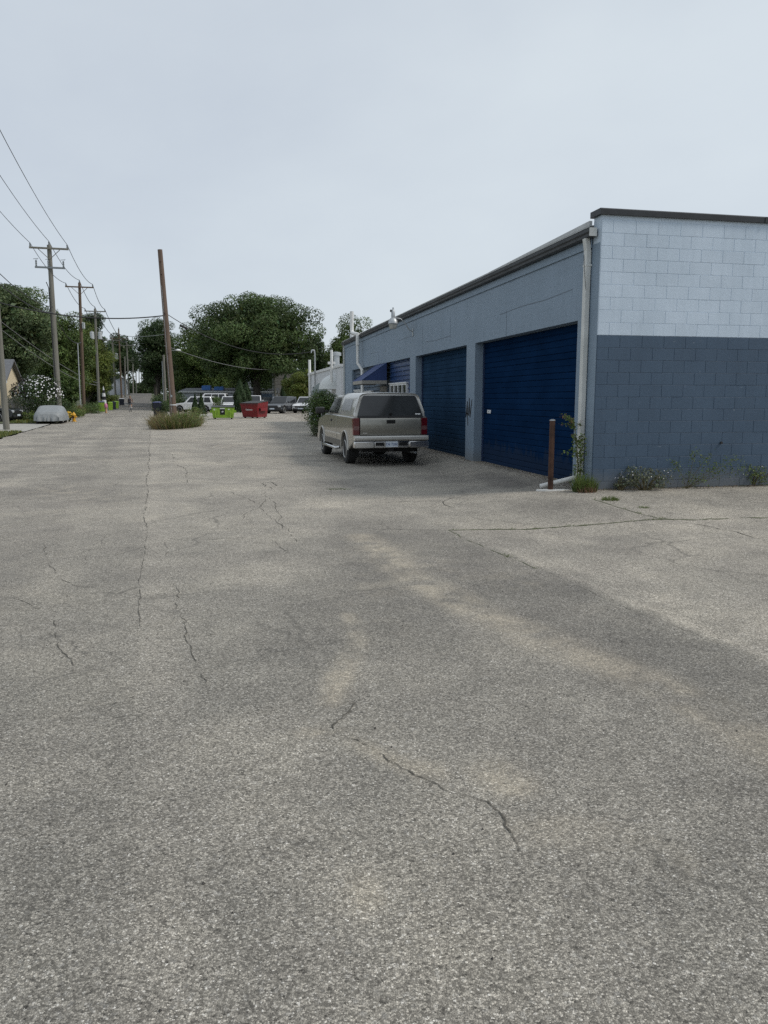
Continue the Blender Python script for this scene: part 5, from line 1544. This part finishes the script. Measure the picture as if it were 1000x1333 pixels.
rp = gp(332, 544)
t = thing('red_dumpster', 'large dark red dumpster with small white lettering', 'dumpster', (rp.x, rp.y, rp.z), R(-28))
MB().hexa([(-.86, -.72, .08), (.86, -.72, .08), (.86, .72, .08), (-.86, .72, .08)], [(-1.0, -.86, 1.26), (1.0, -.86, 1.26), (.95, .85, 1.46), (-.95, .85, 1.46)]).obj('bin', M['red_bin'], t, bevel=.02)
MB().prism_x([(-.90, 1.262), (.88, 1.465), (.88, 1.50), (-.90, 1.30)], -1.01, 1.01).obj('lid', M['lid_dark'], t, bevel=.01)
MB().box(-1.04, 1.04, -.915, -.84, 1.14, 1.24).obj('rim', M['red_bin_dark'], t, bevel=.01)
for sx in (-1, 1):
    a, b = sorted((sx * .90, sx * 1.15))
    fp = MB().box(a, b, -.55, .45, .62, .86).obj('fork_pocket', M['red_bin'], t, bevel=.01)
    MB().box(a + .03, b - .03, -.556, -.551, .66, .82).obj('pocket_mouth', M['under'], fp)
    t.scale = (.87, .87, .93)
    for y in (-.55, .55): MB().box(sx * .7 - .06, sx * .7 + .06, y - .08, y + .08, -.01, .08).obj('foot', M['under'], t)
mb = MB()
for k, (h_, w_) in enumerate(((.15, .05), (.09, .05), (.10, .06), (.09, .05), (.13, .03), (.09, .05), (.10, .05), (.11, .05), (.09, .06))):
    x = -.42 + k * .085; z = .66
    def P(x, z): return (x, -.72 - (z - .08) / 1.18 * .14 - .006, z)
    mb.quad(P(x, z), P(x + w_, z), P(x + w_ + .02, z + h_), P(x + .02, z + h_))
mb.obj('lettering', M['white'], t, fix=False)

def cart(label, u, Y, body, lid, rz=0, w=.58, h=1.05, group='wheeled bins along the alley', dx=0):
    x, y = atg(u, Y); x += dx
    t = thing('wheeled_bin', label, 'bin', (x, y, gz(x, y)), R(rz), group)
    MB().hexa([(-w * .42, -.28, .06), (w * .42, -.28, .06), (w * .42, .26, .12), (-w * .42, .26, .12)], [(-w / 2, -.36, h - .06), (w / 2, -.36, h - .06), (w / 2, .36, h - .06), (-w / 2, .36, h - .06)]).obj('bin', body, t, bevel=.03)
    MB().hexa([(-w / 2 - .02, -.39, h - .059), (w / 2 + .02, -.39, h - .059), (w / 2 + .02, .39, h - .059), (-w / 2 - .02, .39, h - .059)], [(-w / 2 + .03, -.34, h + .01), (w / 2 - .03, -.34, h + .01), (w / 2 - .05, .36, h + .05), (-w / 2 + .05, .36, h + .05)]).obj('lid', lid, t, bevel=.02)
    for sx in (-1, 1):
        MB().lathe([(.12, -.025), (.12, .025)], 12, (sx * w * .45, .3, .12), 'x').obj('wheel', M['rubber'], t)
    MB().tube([(-w * .4, .42, h - .08), (w * .4, .42, h - .08)], .018, 6).obj('handle', M['black_plastic'], t)
    return t
cart('lime green wheeled bin with a dark lid nearest on the left verge', 132, 86, M['green_bin'], M['blue_lid'], 20, .7, 1.15)
cart('lime green wheeled bin behind the striped umbrella', 143.5, 98, M['green_bin'], M['green_bin'], 20)
cart('lime green wheeled bin farthest up the left verge', 151.5, 108, M['green_bin'], M['green_bin'], 20)
cart('black wheeled bin squeezed between two lime green ones', 147.8, 103, M['navy_bin'], M['navy_bin'], 20)
cart('black wheeled bin with a pale lid up the alley', 158.5, 122, M['navy_bin'], M['trafo'], 15, .75, 1.1)
cart('dark navy wheeled bin at the right edge of the alley', 205.5, 66, M['navy_bin'], M['blue_lid'], -10, .66, 1.25)
cart('second dark wheeled bin at the right edge of the alley behind the navy one', 204.5, 72, M['navy_bin'], M['navy_bin'], -10, .62, 1.1)

# umbrella, post, hydrant
x, y = atg(135.5, 92)
t = thing('folded_umbrella', 'folded black and white striped patio umbrella behind the lime bins', 'umbrella', (x, y, gz(x, y)))
MB().tube([(0, 0, 0), (0, 0, 3.0)], .025, 8).obj('pole', M['galv'], t)
zs = [.75, 1.35, 1.75, 2.15, 2.5, 2.9]; rr_ = [.26, .24, .20, .16, .10, .03]
for k in range(5):
    MB().lathe([(rr_[k], zs[k]), (rr_[k + 1] + .01, zs[k + 1] - .002)], 12, (0.03 * (k % 2), 0, 0)).obj('canopy_band', M['white'] if k % 2 == 0 else M['cloth_dark'], t)
x, y = atg(137.5, 80)
t = thing('painted_post', 'short tan post with a pink top at the alley edge', 'post', (x, y, gz(x, y)))
MB().lathe([(.10, 0), (.12, .05), (.09, .1), (.09, .5), (.11, .55)], 12).obj('shaft', M['tan_post'], t, smooth=40)
MB().lathe([(.14, .551), (.17, .62), (.17, .86), (.10, .98), (.02, 1.02)], 12).obj('top', M['pink'], t, smooth=40)
x, y = atg(95, 55)
t = thing('hydrant', 'squat yellow hydrant on the verge just right of the covered car', 'hydrant', (x, y, gz(x, y)))
MB().lathe([(.17, 0), (.17, .05), (.11, .06), (.11, .42), (.15, .44), (.15, .48), (.11, .56), (.05, .62), (.04, .68)], 14).obj('barrel', M['yellow'], t, smooth=40)
MB().lathe([(.06, -.2), (.06, .2)], 10, (0, 0, .34), 'x').obj('outlet', M['yellow'], t, smooth=40)
MB().lathe([(.08, -.19), (.08, 0)], 10, (0, 0, .32), 'y').obj('steamer_outlet', M['rust'], t, smooth=40)

# ------------------------------------------------------------------ other buildings
def gable_house(name, label, x, y, w, d, h, roof_h, rz, wall, roof, over=.35, windows=()):
    t = thing(name, label, 'house', (x, y, gz(x, y)), R(rz))
    MB().box(-w / 2, w / 2, -d / 2, d / 2, -.3, h).prism_x([(-d / 2, h + .001), (d / 2, h + .001), (0, h + roof_h)], -w / 2, w / 2).obj('wall', wall, t)
    k = roof_h / (d / 2)
    for s_ in (-1, 1):
        MB().prism_x([(0, h + roof_h + .02), (s_ * (d / 2 + over), h - over * k + .02), (s_ * (d / 2 + over), h - over * k + .14), (0, h + roof_h + .16)], -w / 2 - over, w / 2 + over).obj('roof', roof, t)
        MB().box(-w / 2 - over - .02, w / 2 + over + .02, s_ * (d / 2 + over) - .06 + .06 * s_ , s_ * (d / 2 + over) + .06 + .06 * s_, h - over * k - .08, h - over * k + .10).obj('fascia', M['white'], t)
    for (wx, wz, ww, wh, side) in windows:
        if side == 'f': fr = MB().box(wx - ww / 2, wx + ww / 2, -d / 2 - .05, -d / 2 - .002, wz, wz + wh).obj('window', M['white'], t); MB().box(wx - ww / 2 + .08, wx + ww / 2 - .08, -d / 2 - .06, -d / 2 - .051, wz + .08, wz + wh - .08).obj('pane', M['glass_win'], fr)
        else: fr = MB().box(w / 2 + .002, w / 2 + .05, wx - ww / 2, wx + ww / 2, wz, wz + wh).obj('window', M['white'], t); MB().box(w / 2 + .051, w / 2 + .06, wx - ww / 2 + .08, wx + ww / 2 - .08, wz + .08, wz + wh - .08).obj('pane', M['glass_win'], fr)
    return t
x, y = atg(-54, 63)
gable_house('cream_house', 'cream house with a grey shingle roof at the left edge', x, y, 8.0, 7.0, 3.0, 1.6, 16, M['cream'], M['shingle'], windows=((1.5, 1.0, .9, 1.2, 'f'), (-1.5, 1.0, .9, 1.2, 'f'), (0, 1.0, .9, 1.2, 'r')))
x, y = atg(143, 172)
gable_house('white_house', 'small white gabled house by the far left poles', x, y, 6, 7.5, 3.0, 2.6, 106, M['shed_wall'], M['shingle'], windows=((0, 1.0, 1.0, 1.2, 'f'), (-1.6, 1.0, .9, 1.2, 'f')))
# grey shed behind the cars
x, y = atg(297, 106)
t = thing('grey_shed', 'long low grey shed with a dark flat roof behind the parked cars', 'shed', (x, y, gz(x, y)), R(4))
MB().box(-6.2, 6.4, 0, 5, -.2, 2.25).obj('wall', M['shed_wall'], t)
MB().hexa([(-6.5, -.3, 2.251), (6.7, -.3, 2.251), (6.7, 5.2, 2.251), (-6.5, 5.2, 2.251)], [(-6.5, -.3, 2.50), (6.7, -.3, 2.46), (6.7, 5.2, 2.95), (-6.5, 5.2, 2.95)]).obj('roof', M['shingle'], t, bevel=.01)
MB().box(-6.52, 6.72, -.34, -.302, 2.27, 2.46).obj('fascia', M['drip'], t)
for (xa, xb) in ((-4.2, -1.6), (3.6, 6.0)):
    dr = MB().box(xa, xb, -.05, -.002, 0, 2.1).obj('shed_door', M['siding_dull'] if xa > 0 else M['tan_wall'], t)
    for k in range(4): MB().box(xa + .03, xb - .03, -.065, -.051, .05 + k * .5, .5 + k * .5).obj('door_panel', M['siding_dull'] if xa > 0 else M['tan_wall'], dr)
for (u, w_, v0, v1, lb) in ((269, 1.25, 501.5, 509, 'blue tarp bundle on the shed roof, the left one'), (285.5, 1.35, 503, 509, 'flatter blue tarp bundle on the shed roof, the right one')):
    p_ = at(u, v0, 107.2)
    zt = p_.z; zb2 = gz(p_.x, 107.2) + 2.5 + .05
    o = MB().hexa([(-w_ / 2, -.4, 0), (w_ / 2, -.4, 0), (w_ / 2, .4, .06), (-w_ / 2, .4, .06)], [(-w_ / 2 * .95, -.36, (zt - zb2) * .9), (w_ / 2 * .9, -.36, (zt - zb2)), (w_ / 2 * .9, .36, (zt - zb2)), (-w_ / 2 * .95, .36, (zt - zb2) * .92)]).obj('tarp_bundle', M['blue_tub'], bevel=.06, seg=3)
    o.location = (p_.x, 107.2, zb2); tag(o, lb, 'tarp')
# grey brown building by the oak
x, y = atg(371, 114)
t = thing('grey_building', 'plain grey brown building showing between the oak trunk and the slim evergreen', 'building', (x, y, gz(x, y)), R(12))
MB().box(-1.4, 4.5, 0, 6, -.2, 5.1).obj('wall', M['tan_wall'], t)
MB().box(-1.5, 4.6, -.1, 6.1, 5.101, 5.3).obj('coping', M['coping'], t)
for k in range(6):
    MB().box(-1.38, 4.48, -.035, -.002, .1 + k * .82, .88 + k * .82).obj('wall_panel', M['tan_wall'], t, bevel=.01)
MB().lathe([(.12, 5.3), (.12, 6.1)], 8, (.3, 1, 0)).obj('flue', M['galv'], t)
x, y = atg(303, 150)
gable_house('pale_house', 'pale house glimpsed between the shed and the oak', x, y, 8, 7, 4.2, 2.4, 8, M['shed_wall'], M['shingle'], windows=((-1, 1.2, 1, 1.3, 'f'), (1.6, 1.2, 1, 1.3, 'f')))
# fence by the black car
f0, f1 = Vector((*atg(8, 58.5), 0)), Vector((*atg(44, 59.2), 0))
t = thing('wood_fence', 'weathered grey board fence behind the black suv', 'fence', (f0.x, f0.y, gz(f0.x, f0.y)), math.atan2(f1.y - f0.y, f1.x - f0.x))
Lf = (f1 - f0).length; nbd = 15; bw = Lf / nbd
fme = MB().box(0, bw - .012, 0, .02, .05, 1.62).mesh('plank', M['fence'])
for k in range(nbd):
    o = link('plank', fme, t); o.location = (k * bw, random.uniform(-.006, .006), random.uniform(-.03, .03))
for z in (.4, 1.3): MB().box(0, Lf, .022, .06, z, z + .09).obj('rail', M['fence'], t)
for k in range(3): MB().box(k * (Lf - .1) / 2, k * (Lf - .1) / 2 + .09, .062, .15, -.1, 1.6).obj('post', M['fence'], t)
# low kerb stop
p_ = gp(266, 541.5)
o = MB().box(-1.6, 1.6, -.12, .12, -.05, .13).obj('kerb_stop', M['concrete_white'], bevel=.02)
o.location = (p_.x, p_.y + 1, gz(p_.x, p_.y + 1)); o.rotation_euler.z = R(4)
tag(o, 'pale concrete parking kerb beside the lime green dumpster', 'kerb')
# electrical box
p_ = gp(263, 537)
o = MB().box(-.22, .22, -.15, .15, 0, .5).box(-.24, .24, -.17, .17, .501, .54).obj('utility_box', M['trafo'], bevel=.01); o.location = p_
tag(o, 'small grey utility box in front of the white suv', 'box')

# ------------------------------------------------------------------ utility poles and wires
G_P = 'wooden utility poles along the left side of the alley'
def pole(name, label, ub, ut, vt, Y, r0, r1, mat, group, arms=(), parts=(), vb=None, cat='utility pole'):
    """ub base column, (ut, vt) top; arms: (v, half length, kind)"""
    bx_ = at(ub, 520, Y).x; zb_ = gz(bx_, Y)
    top = at(ut, vt, Y)
    if vb is None:       # run the line down to the ground
        k = (520 - vt)
    t = thing(name, label, cat, (bx_, Y, zb_), group=group)
    tp = Vector((top.x - bx_, 0, top.z - zb_))
    MB().tube([(0, 0, -.3), tp * .5, tp], [r0, (r0 + r1) / 2, r1], 12).obj('shaft', mat, t, smooth=50)
    ends = {}
    for i, (v, hl_, kd) in enumerate(arms):
        z = at(ut, v, Y).z - zb_; c = tp * (z / tp.z)
        ax = Vector((rc, rs, 0)); nf = Vector((rs, -rc, 0))
        cc = c + nf * (r1 + .06)
        a_, b_ = cc - ax * hl_, cc + ax * hl_
        s_ = .06
        mb = MB()
        q = [a_, b_]
        mb.hexa([a_ - nf * s_ - Vector((0, 0, s_)), a_ + nf * s_ - Vector((0, 0, s_)), b_ + nf * s_ - Vector((0, 0, s_)), b_ - nf * s_ - Vector((0, 0, s_))],
                [a_ - nf * s_ + Vector((0, 0, s_)), a_ + nf * s_ + Vector((0, 0, s_)), b_ + nf * s_ + Vector((0, 0, s_)), b_ - nf * s_ + Vector((0, 0, s_))])
        arm_ = mb.obj('crossarm', mat if kd != 'switch' else M['insul'], t)
        if kd != 'switch':
            for sg in (-1, 1):
                MB().tube([cc + ax * sg * hl_ * .55 - Vector((0, 0, .07)), c - Vector((0, 0, .75)) + nf * r1], .025, 6).obj('brace', mat, t)
        pos = [-hl_ * .94, .0, hl_ * .94] if kd != 'switch' else [-hl_ * .9, -hl_ * .1, hl_ * .9]
        el = []
        for x_ in pos:
            if kd == 'switch':
                q = cc + ax * x_
                MB().lathe([(.04, .06), (.07, .1), (.05, .2), (.07, .25), (.05, .34), (.07, .38), (.04, .5)], 8, tuple(q)).obj('fuse_cutout', M['insul'], t)
                MB().tube([q + Vector((0, 0, .46)), q + ax * .14 + Vector((0, 0, .62)) - nf * .1, q - ax * .18 + Vector((0, 0, .55))], .02, 5).obj('cutout_lever', M['insul'], t)
                el.append(q + Vector((0, 0, .5)))
            else:
                q = cc + ax * x_ + Vector((0, 0, .06)) if x_ else tp + Vector((0, 0, 0))
                MB().lathe([(.03, 0), (.07, .06), (.045, .12), (.07, .18), (.03, .26)], 8, tuple(q)).obj('insulator', M['insul'], t)
                el.append(q + Vector((0, 0, .26)))
        ends[i] = [Vector((bx_, Y, zb_)) + e for e in el]
    for kd, v, sx in parts:
        z = at(ut, v, Y).z - zb_; c = tp * (z / tp.z)
        if kd == 'can':
            q = c + Vector((rc, rs, 0)) * sx * (r0 + .28)
            cn = MB().lathe([(.22, -.45), (.26, -.42), (.26, .42), (.2, .48)], 14, tuple(q)).obj('transformer_can', M['trafo'], t, smooth=40)
            MB().lathe([(.05, .48), (.06, .55), (.03, .68)], 8, tuple(q)).obj('bushing', M['insul'], cn)
            MB().tube([q, c], .04, 6).obj('bracket', M['galv'], t)
        elif kd == 'box':
            q = c + Vector((rc, rs, 0)) * sx * (r0 + .12) - Vector((0, r0, 0))
            MB().box(q.x - .12, q.x + .12, q.y - .1, q.y + .1, q.z - .3, q.z + .3).obj('box', M['trafo'], t, bevel=.02)
        elif kd == 'light':
            MB().tube([c, c + Vector((.35, -.15, .12)), c + Vector((.8, -.3, .12))], .025, 6).obj('light_arm', M['galv'], t)
            MB().lathe([(.10, -.05), (.26, 0), (.24, .06), (.1, .12)], 12, tuple(c + Vector((.98, -.35, .1)))).obj('light_head', M['white'], t, smooth=40)
        elif kd == 'band':
            k_ = r0 + (r1 - r0) * (z / tp.z) + .006
            MB().lathe([(k_, -.03), (k_, .03)], 14, tuple(c)).obj('tag_band', M['white'], t)
        elif kd == 'conduit':
            MB().tube([tp * .02 + Vector((-r0 - .03, -.05, 0)), c + Vector((-r1 - .05, -.05, 0))], .045, 8).obj('conduit', M['galv'], t)
        elif kd == 'guard':
            MB().tube([tp * .12 + Vector((-.02, -r0 - .02, 0)), c + Vector((-.15, -r1, 0)), tp * (z / tp.z) + Vector((-.3, -r1, .4))], .03, 6).obj('down_lead', M['wire'], t)
    t['top'] = tuple(Vector((bx_, Y, zb_)) + tp)
    del t['top']
    return t, ends, Vector((bx_, Y, zb_)), tp
PA = pole('utility_pole', 'tall grey pole with two crossarms and fuse cutouts behind the covered car', 76, 64, 319, 57, .22, .15, M['pole_grey'], G_P, arms=((324, 1.3, 'pin'), (349, 1.0, 'switch')), parts=(('guard', 375, 0),))
PB = pole('utility_pole', 'brown pole with one crossarm beside the thin metal pole', 108.5, 103.5, 368, 79, .19, .13, M['pole_brown'], G_P, arms=((374, 1.32, 'pin'),), parts=(('box', 424, 1),))
PC = pole('utility_pole', 'grey pole carrying two transformer cans', 128.7, 123.7, 402, 100, .19, .13, M['pole_grey'], G_P, arms=((405.5, 1.25, 'pin'),), parts=(('can', 437, -1), ('can', 437, 1)))
PD = pole('utility_pole', 'grey pole with a small can just past the lime green bins', 151, 146, 438, 128, .18, .12, M['pole_grey'], G_P, arms=((443, 1.5, 'pin'),), parts=(('can', 464, 1),))
PE = pole('utility_pole', 'dark pole without cans rising between the two far crossarm poles', 158.5, 154.5, 428, 142, .18, .12, M['pole_brown'], G_P, arms=((441, 1.6, 'pin'),))
PF = pole('utility_pole', 'grey crossarm pole in front of the white gabled house', 168.3, 165, 446, 168, .18, .12, M['pole_grey'], G_P, arms=((450, 1.3, 'pin'),))
for i, (u, v, Y) in enumerate(((162.5, 464, 155), (173, 466, 200), (177, 474, 232), (181, 480, 266), (184.3, 485, 300), (187, 489, 340), (189.3, 492, 385), (191, 495, 430))):
    lab = 'slim grey pole half hidden before the white gabled house' if i == 0 else ('nearest and tallest', 'second nearest', 'third nearest', 'fourth nearest', 'third farthest', 'second farthest', 'farthest and shortest')[i - 1] + ' of the small distant poles in a row up the far alley'
    pole('utility_pole', lab, u + .9, u, v, Y, .17, .12, M['pole_grey'], 'distant poles in the far row' if i else G_P, arms=((v + 3, 1.2, 'pin'),) if i and i < 4 else ())
LP = pole('leaning_pole', 'bare reddish leaning pole standing in the weed patch', 226.5, 208.3, 325, 47, .20, .14, M['pole_red'], None, parts=(('band', 527, 0),))
sh = LP[0]
def on_lp(t): return LP[3] * t
MB().tube([on_lp(.03) + Vector((-.06, -.20, 0)), on_lp(.5) + Vector((-.05, -.18, 0)), on_lp(.8) + Vector((-.04, -.16, 0))], .012, 5).obj('ground_wire', M['galv'], sh)
for t_ in (.42, .64, .645, .86, .93):
    c_ = on_lp(t_); MB().lathe([(.035, 0), (.035, .05), (.02, .06)], 8, (c_.x + .02, c_.y - .24, c_.z), 'y').obj('bolt', M['rust'], sh)
MB().box(on_lp(.17).x - .06, on_lp(.17).x + .05, -.215, -.20, on_lp(.17).z, on_lp(.17).z + .14).obj('pole_plate', M['galv'], sh)
R1 = pole('utility_pole', 'grey pole with a white street light right behind the leaning pole', 222.5, 218.5, 429, 72, .17, .13, M['pole_grey'], 'poles right of the alley', parts=(('light', 458, 1),))
R2 = pole('utility_pole', 'shorter dark grey pole just left of the leaning pole', 215.5, 213, 462, 92, .17, .13, M['pole_grey'], 'poles right of the alley', parts=(('conduit', 470, 0),))
EL = pole('utility_pole', 'thick grey pole cut by the left edge of the view', 6, -9, 330, 42.5, .17, .13, M['pole_grey'], None)
OP = pole('utility_pole', 'wooden pole beside the grey brown building by the oak', 359.5, 356.5, 480, 104, .16, .12, M['pole_grey'], None)
TPp = pole('metal_pole', 'thin pale metal pole with a short bracket left of the brown pole', 104.3, 101.3, 447, 70, .05, .045, M['galv'], None, cat='pole')
MB().tube([(-.5, 0, .95), (.2, 0, .95)], .02, 6).obj('bracket', M['galv'], TPp[0])

def wire(label, pts, r=.013, mat=None, sag=.0, group='overhead wires along the alley', name='power_line', n=12):
    P = []
    for a, b in zip(pts[:-1], pts[1:]):
        a, b = Vector(a), Vector(b); s_ = sag if not isinstance(sag, (list, tuple)) else sag[len(P) // n if len(P) // n < len(sag) else -1]
        for k in range(n):
            t_ = k / n; q = a.lerp(b, t_); q.z -= 4 * s_ * t_ * (1 - t_); P.append(q)
    P.append(Vector(pts[-1]))
    rr = [max(r, r * (q.length / 50)) * 1.25 for q in P]
    o = MB().tube(P, rr, 5).obj(name, mat or M['wire'])
    return tag(o, label, 'wire', group)
back = Vector((rs, -rc, 0)) * 36
for i, (nm, up) in enumerate((('left', 0), ('middle', 0), ('right', 0))):
    pts = [PA[1][0][i] + back + Vector((0, 0, .2)), PA[1][0][i], PB[1][0][i], PC[1][0][i], PD[1][0][i], PF[1][0][i]]
    wire(f'{nm} of the three thin wires running between the crossarm ends' if nm != 'middle' else 'middle thin wire running over the pole tops', pts, .012, sag=.55)
aA = PA[2] + PA[3] * .62 ; aB = PB[2] + PB[3] * .56; aC = PC[2] + PC[3] * .6
wire('upper communication wire sagging to the double crossarm pole from the left edge', [PA[2] + PA[3] * .66 + back + Vector((0, 0, .3)), PA[2] + PA[3] * .655], .016, sag=1.0)
wire('lower communication wire sagging to the double crossarm pole from the left edge', [PA[2] + PA[3] * .64 + back + Vector((.3, 0, -.6)), PA[2] + PA[3] * .62, PB[2] + PB[3] * .55], .02, sag=.8)
lpc = LP[2] + LP[3] * (at(211.5, 411, 47).z - LP[2].z) / LP[3].z
wire('thick black cable crossing the alley to the leaning pole', [at(-70, 372, 44), lpc + Vector((-.14, 0, 0))], .028, sag=.75, n=24)
mastp = wb.matrix_world @ Vector((0, 0, 0))
mp = bl(-.2, 27.6 + 9.9, 4.72)
wire('service cable sagging from the leaning pole to the white building', [lpc + Vector((.14, 0, .06)), mp], .017, sag=.95, n=24)
sp0 = lpc.lerp(mp, .09) + Vector((0, 0, -.35)); sp1 = lpc.lerp(mp, .14) + Vector((0, 0, -.47))
o = MB().tube([sp0, sp1], .07, 8).obj('cable_splice', M['wire']); tag(o, 'black splice sleeve on the service cable near the leaning pole', 'cable splice')
wire('pale low service wire from the left edge to the transformer pole', [at(-12, 408, 44), PC[2] + PC[3] * .27], .014, M['wire_pale'], sag=.5, n=20)
wire('second pale low service wire just below the first on the left', [at(-12, 418, 44), PC[2] + PC[3] * .25], .014, M['wire_pale'], sag=.75, n=20)
wire('thin wire crossing the far alley between the dark pole and the trees', [PE[2] + PE[3] * .92, R1[2] + R1[3] * .95], .012, M['wire_pale'], sag=.3)
wire('faint wire running from the street light pole to the oak side pole', [R1[2] + R1[3] * .8, OP[2] + OP[3] * .98], .012, M['wire_pale'], sag=.6)

# ------------------------------------------------------------------ cyclist
cxy = atg(169.3, 88)
cz = gz(*cxy)
bk = thing('bicycle', 'bicycle ridden along the middle of the alley', 'bicycle', (cxy[0], cxy[1], cz), R(8))
for yy in (-.52, .52):
    w = MB()
    ring = [(0, yy + .33 * math.cos(a), .34 + .33 * math.sin(a)) for a in np.linspace(0, 2 * math.pi, 25)]
    wh = w.tube(ring, .02, 6, False).obj('wheel', M['rubber'], bk, smooth=60)
    sb = MB()
    for k in range(8):
        a = k * math.pi / 4; sb.tube([(0, yy, .34), (0, yy + .31 * math.cos(a), .34 + .31 * math.sin(a))], .004, 4)
    sb.obj('spokes', M['galv'], wh)
MB().tube([(0, -.52, .34), (0, -.05, .30), (0, .38, .75), (0, -.18, .78), (0, -.05, .30)], .018, 6).tube([(0, -.52, .34), (0, -.18, .78)], .014, 6).tube([(0, .52, .34), (0, .36, .95)], .016, 6).tube([(0, -.18, .78), (0, -.22, .95)], .014, 6).obj('frame', M['galv'], bk, smooth=60)
MB().tube([(-.28, .30, 1.02), (-.1, .38, .98), (.1, .38, .98), (.28, .30, 1.02)], .015, 6).obj('handlebar', M['black_plastic'], bk, smooth=60)
MB().hexa([(-.08, -.36, .93), (.08, -.36, .93), (.02, -.08, .93), (-.02, -.08, .93)], [(-.08, -.36, .98), (.08, -.36, .98), (.02, -.08, .97), (-.02, -.08, .97)]).obj('saddle', M['black_plastic'], bk, bevel=.01)
MB().tube([(-.17, .05, .16), (-.06, .0, .2), (.06, -.08, .4), (.17, -.1, .44)], .014, 6).obj('crank', M['black_plastic'], bk)

ps = thing('person', 'person in a dark top and shorts riding the bicycle up the alley', 'person', (cxy[0], cxy[1], cz), R(8))
def skin(name, verts, edges, radii, mat, parent, lvl=2):
    me = bpy.data.meshes.new(name); me.from_pydata(verts, edges, []); me.materials.append(mat)
    o = link(name, me, parent)
    sm = o.modifiers.new('skin', 'SKIN'); sm.use_smooth_shade = True
    if not me.skin_vertices: pass
    for i, r_ in enumerate(radii):
        d = me.skin_vertices[0].data[i]; d.radius = (r_, r_) if not isinstance(r_, tuple) else r_
        d.use_root = (i == 0)
    sd_ = o.modifiers.new('sub', 'SUBSURF'); sd_.levels = lvl; sd_.render_levels = lvl
    return o
V_ = [(0, -.22, 1.04), (0, -.12, 1.25), (0, .02, 1.46), (0, .06, 1.54), (0, .10, 1.63), (0, .11, 1.73),
      (-.19, .0, 1.43), (-.25, .14, 1.22), (-.27, .28, 1.05), (.19, .0, 1.43), (.25, .14, 1.22), (.27, .28, 1.05),
      (-.10, -.2, 1.0), (-.13, .20, .78), (-.14, .03, .30), (-.14, .14, .18), (.10, -.2, 1.0), (.13, .14, .92), (.14, -.12, .58), (.14, 0.0, .46)]
E_ = [(0, 1), (1, 2), (2, 3), (3, 4), (4, 5), (2, 6), (6, 7), (7, 8), (2, 9), (9, 10), (10, 11), (0, 12), (12, 13), (13, 14), (14, 15), (0, 16), (16, 17), (17, 18), (18, 19)]
RD = [.15, .145, .13, .055, .085, .085, .065, .045, .035, .065, .045, .035, .10, .07, .045, .04, .10, .07, .045, .04]
if True:
    me = bpy.data.meshes.new('figure'); me.from_pydata(V_, E_, []); me.materials.append(M['skin'])
    fig = link('figure', me, ps)
    sm = fig.modifiers.new('skin', 'SKIN'); sm.use_smooth_shade = True
    for i, r_ in enumerate(RD):
        d = me.skin_vertices[0].data[i]; d.radius = (r_, r_); d.use_root = (i == 0)
    s2 = fig.modifiers.new('sub', 'SUBSURF'); s2.levels = 1; s2.render_levels = 2
def tubeclo(name, pts, rad, mat):
    return MB().tube(pts, rad, 12).obj(name, mat, ps, smooth=70)
MB().tube([(0, -.24, 1.0), (0, -.15, 1.2), (0, 0, 1.42), (0, .05, 1.5)], [.175, .18, .19, .08], 14).tube([(-.15, 0, 1.45), (-.23, .08, 1.30)], [.09, .065], 10).tube([(.15, 0, 1.45), (.23, .08, 1.30)], [.09, .065], 10).obj('shirt', M['cloth_dark'], ps, smooth=70)
MB().tube([(0, -.26, 1.02), (0, -.22, .97)], [.17, .16], 12).tube([(-.09, -.2, 1.0), (-.125, .12, .83)], [.12, .09], 10).tube([(.09, -.2, 1.0), (.125, .08, .93)], [.12, .09], 10).obj('shorts', M['cloth_shorts'], ps, smooth=70)
MB().lathe([(.02, .11), (.075, .10), (.105, .04), (.108, -.03), (.09, -.06)], 12, (0, .085, 1.70)).obj('hair', M['hair'], ps, smooth=60)
for (x_, y_, z_) in ((-.14, .10, .15), (.14, -.04, .43)):
    MB().box(x_ - .045, x_ + .045, y_ - .1, y_ + .17, z_, z_ + .09).obj('shoe', M['white'], ps, bevel=.02)
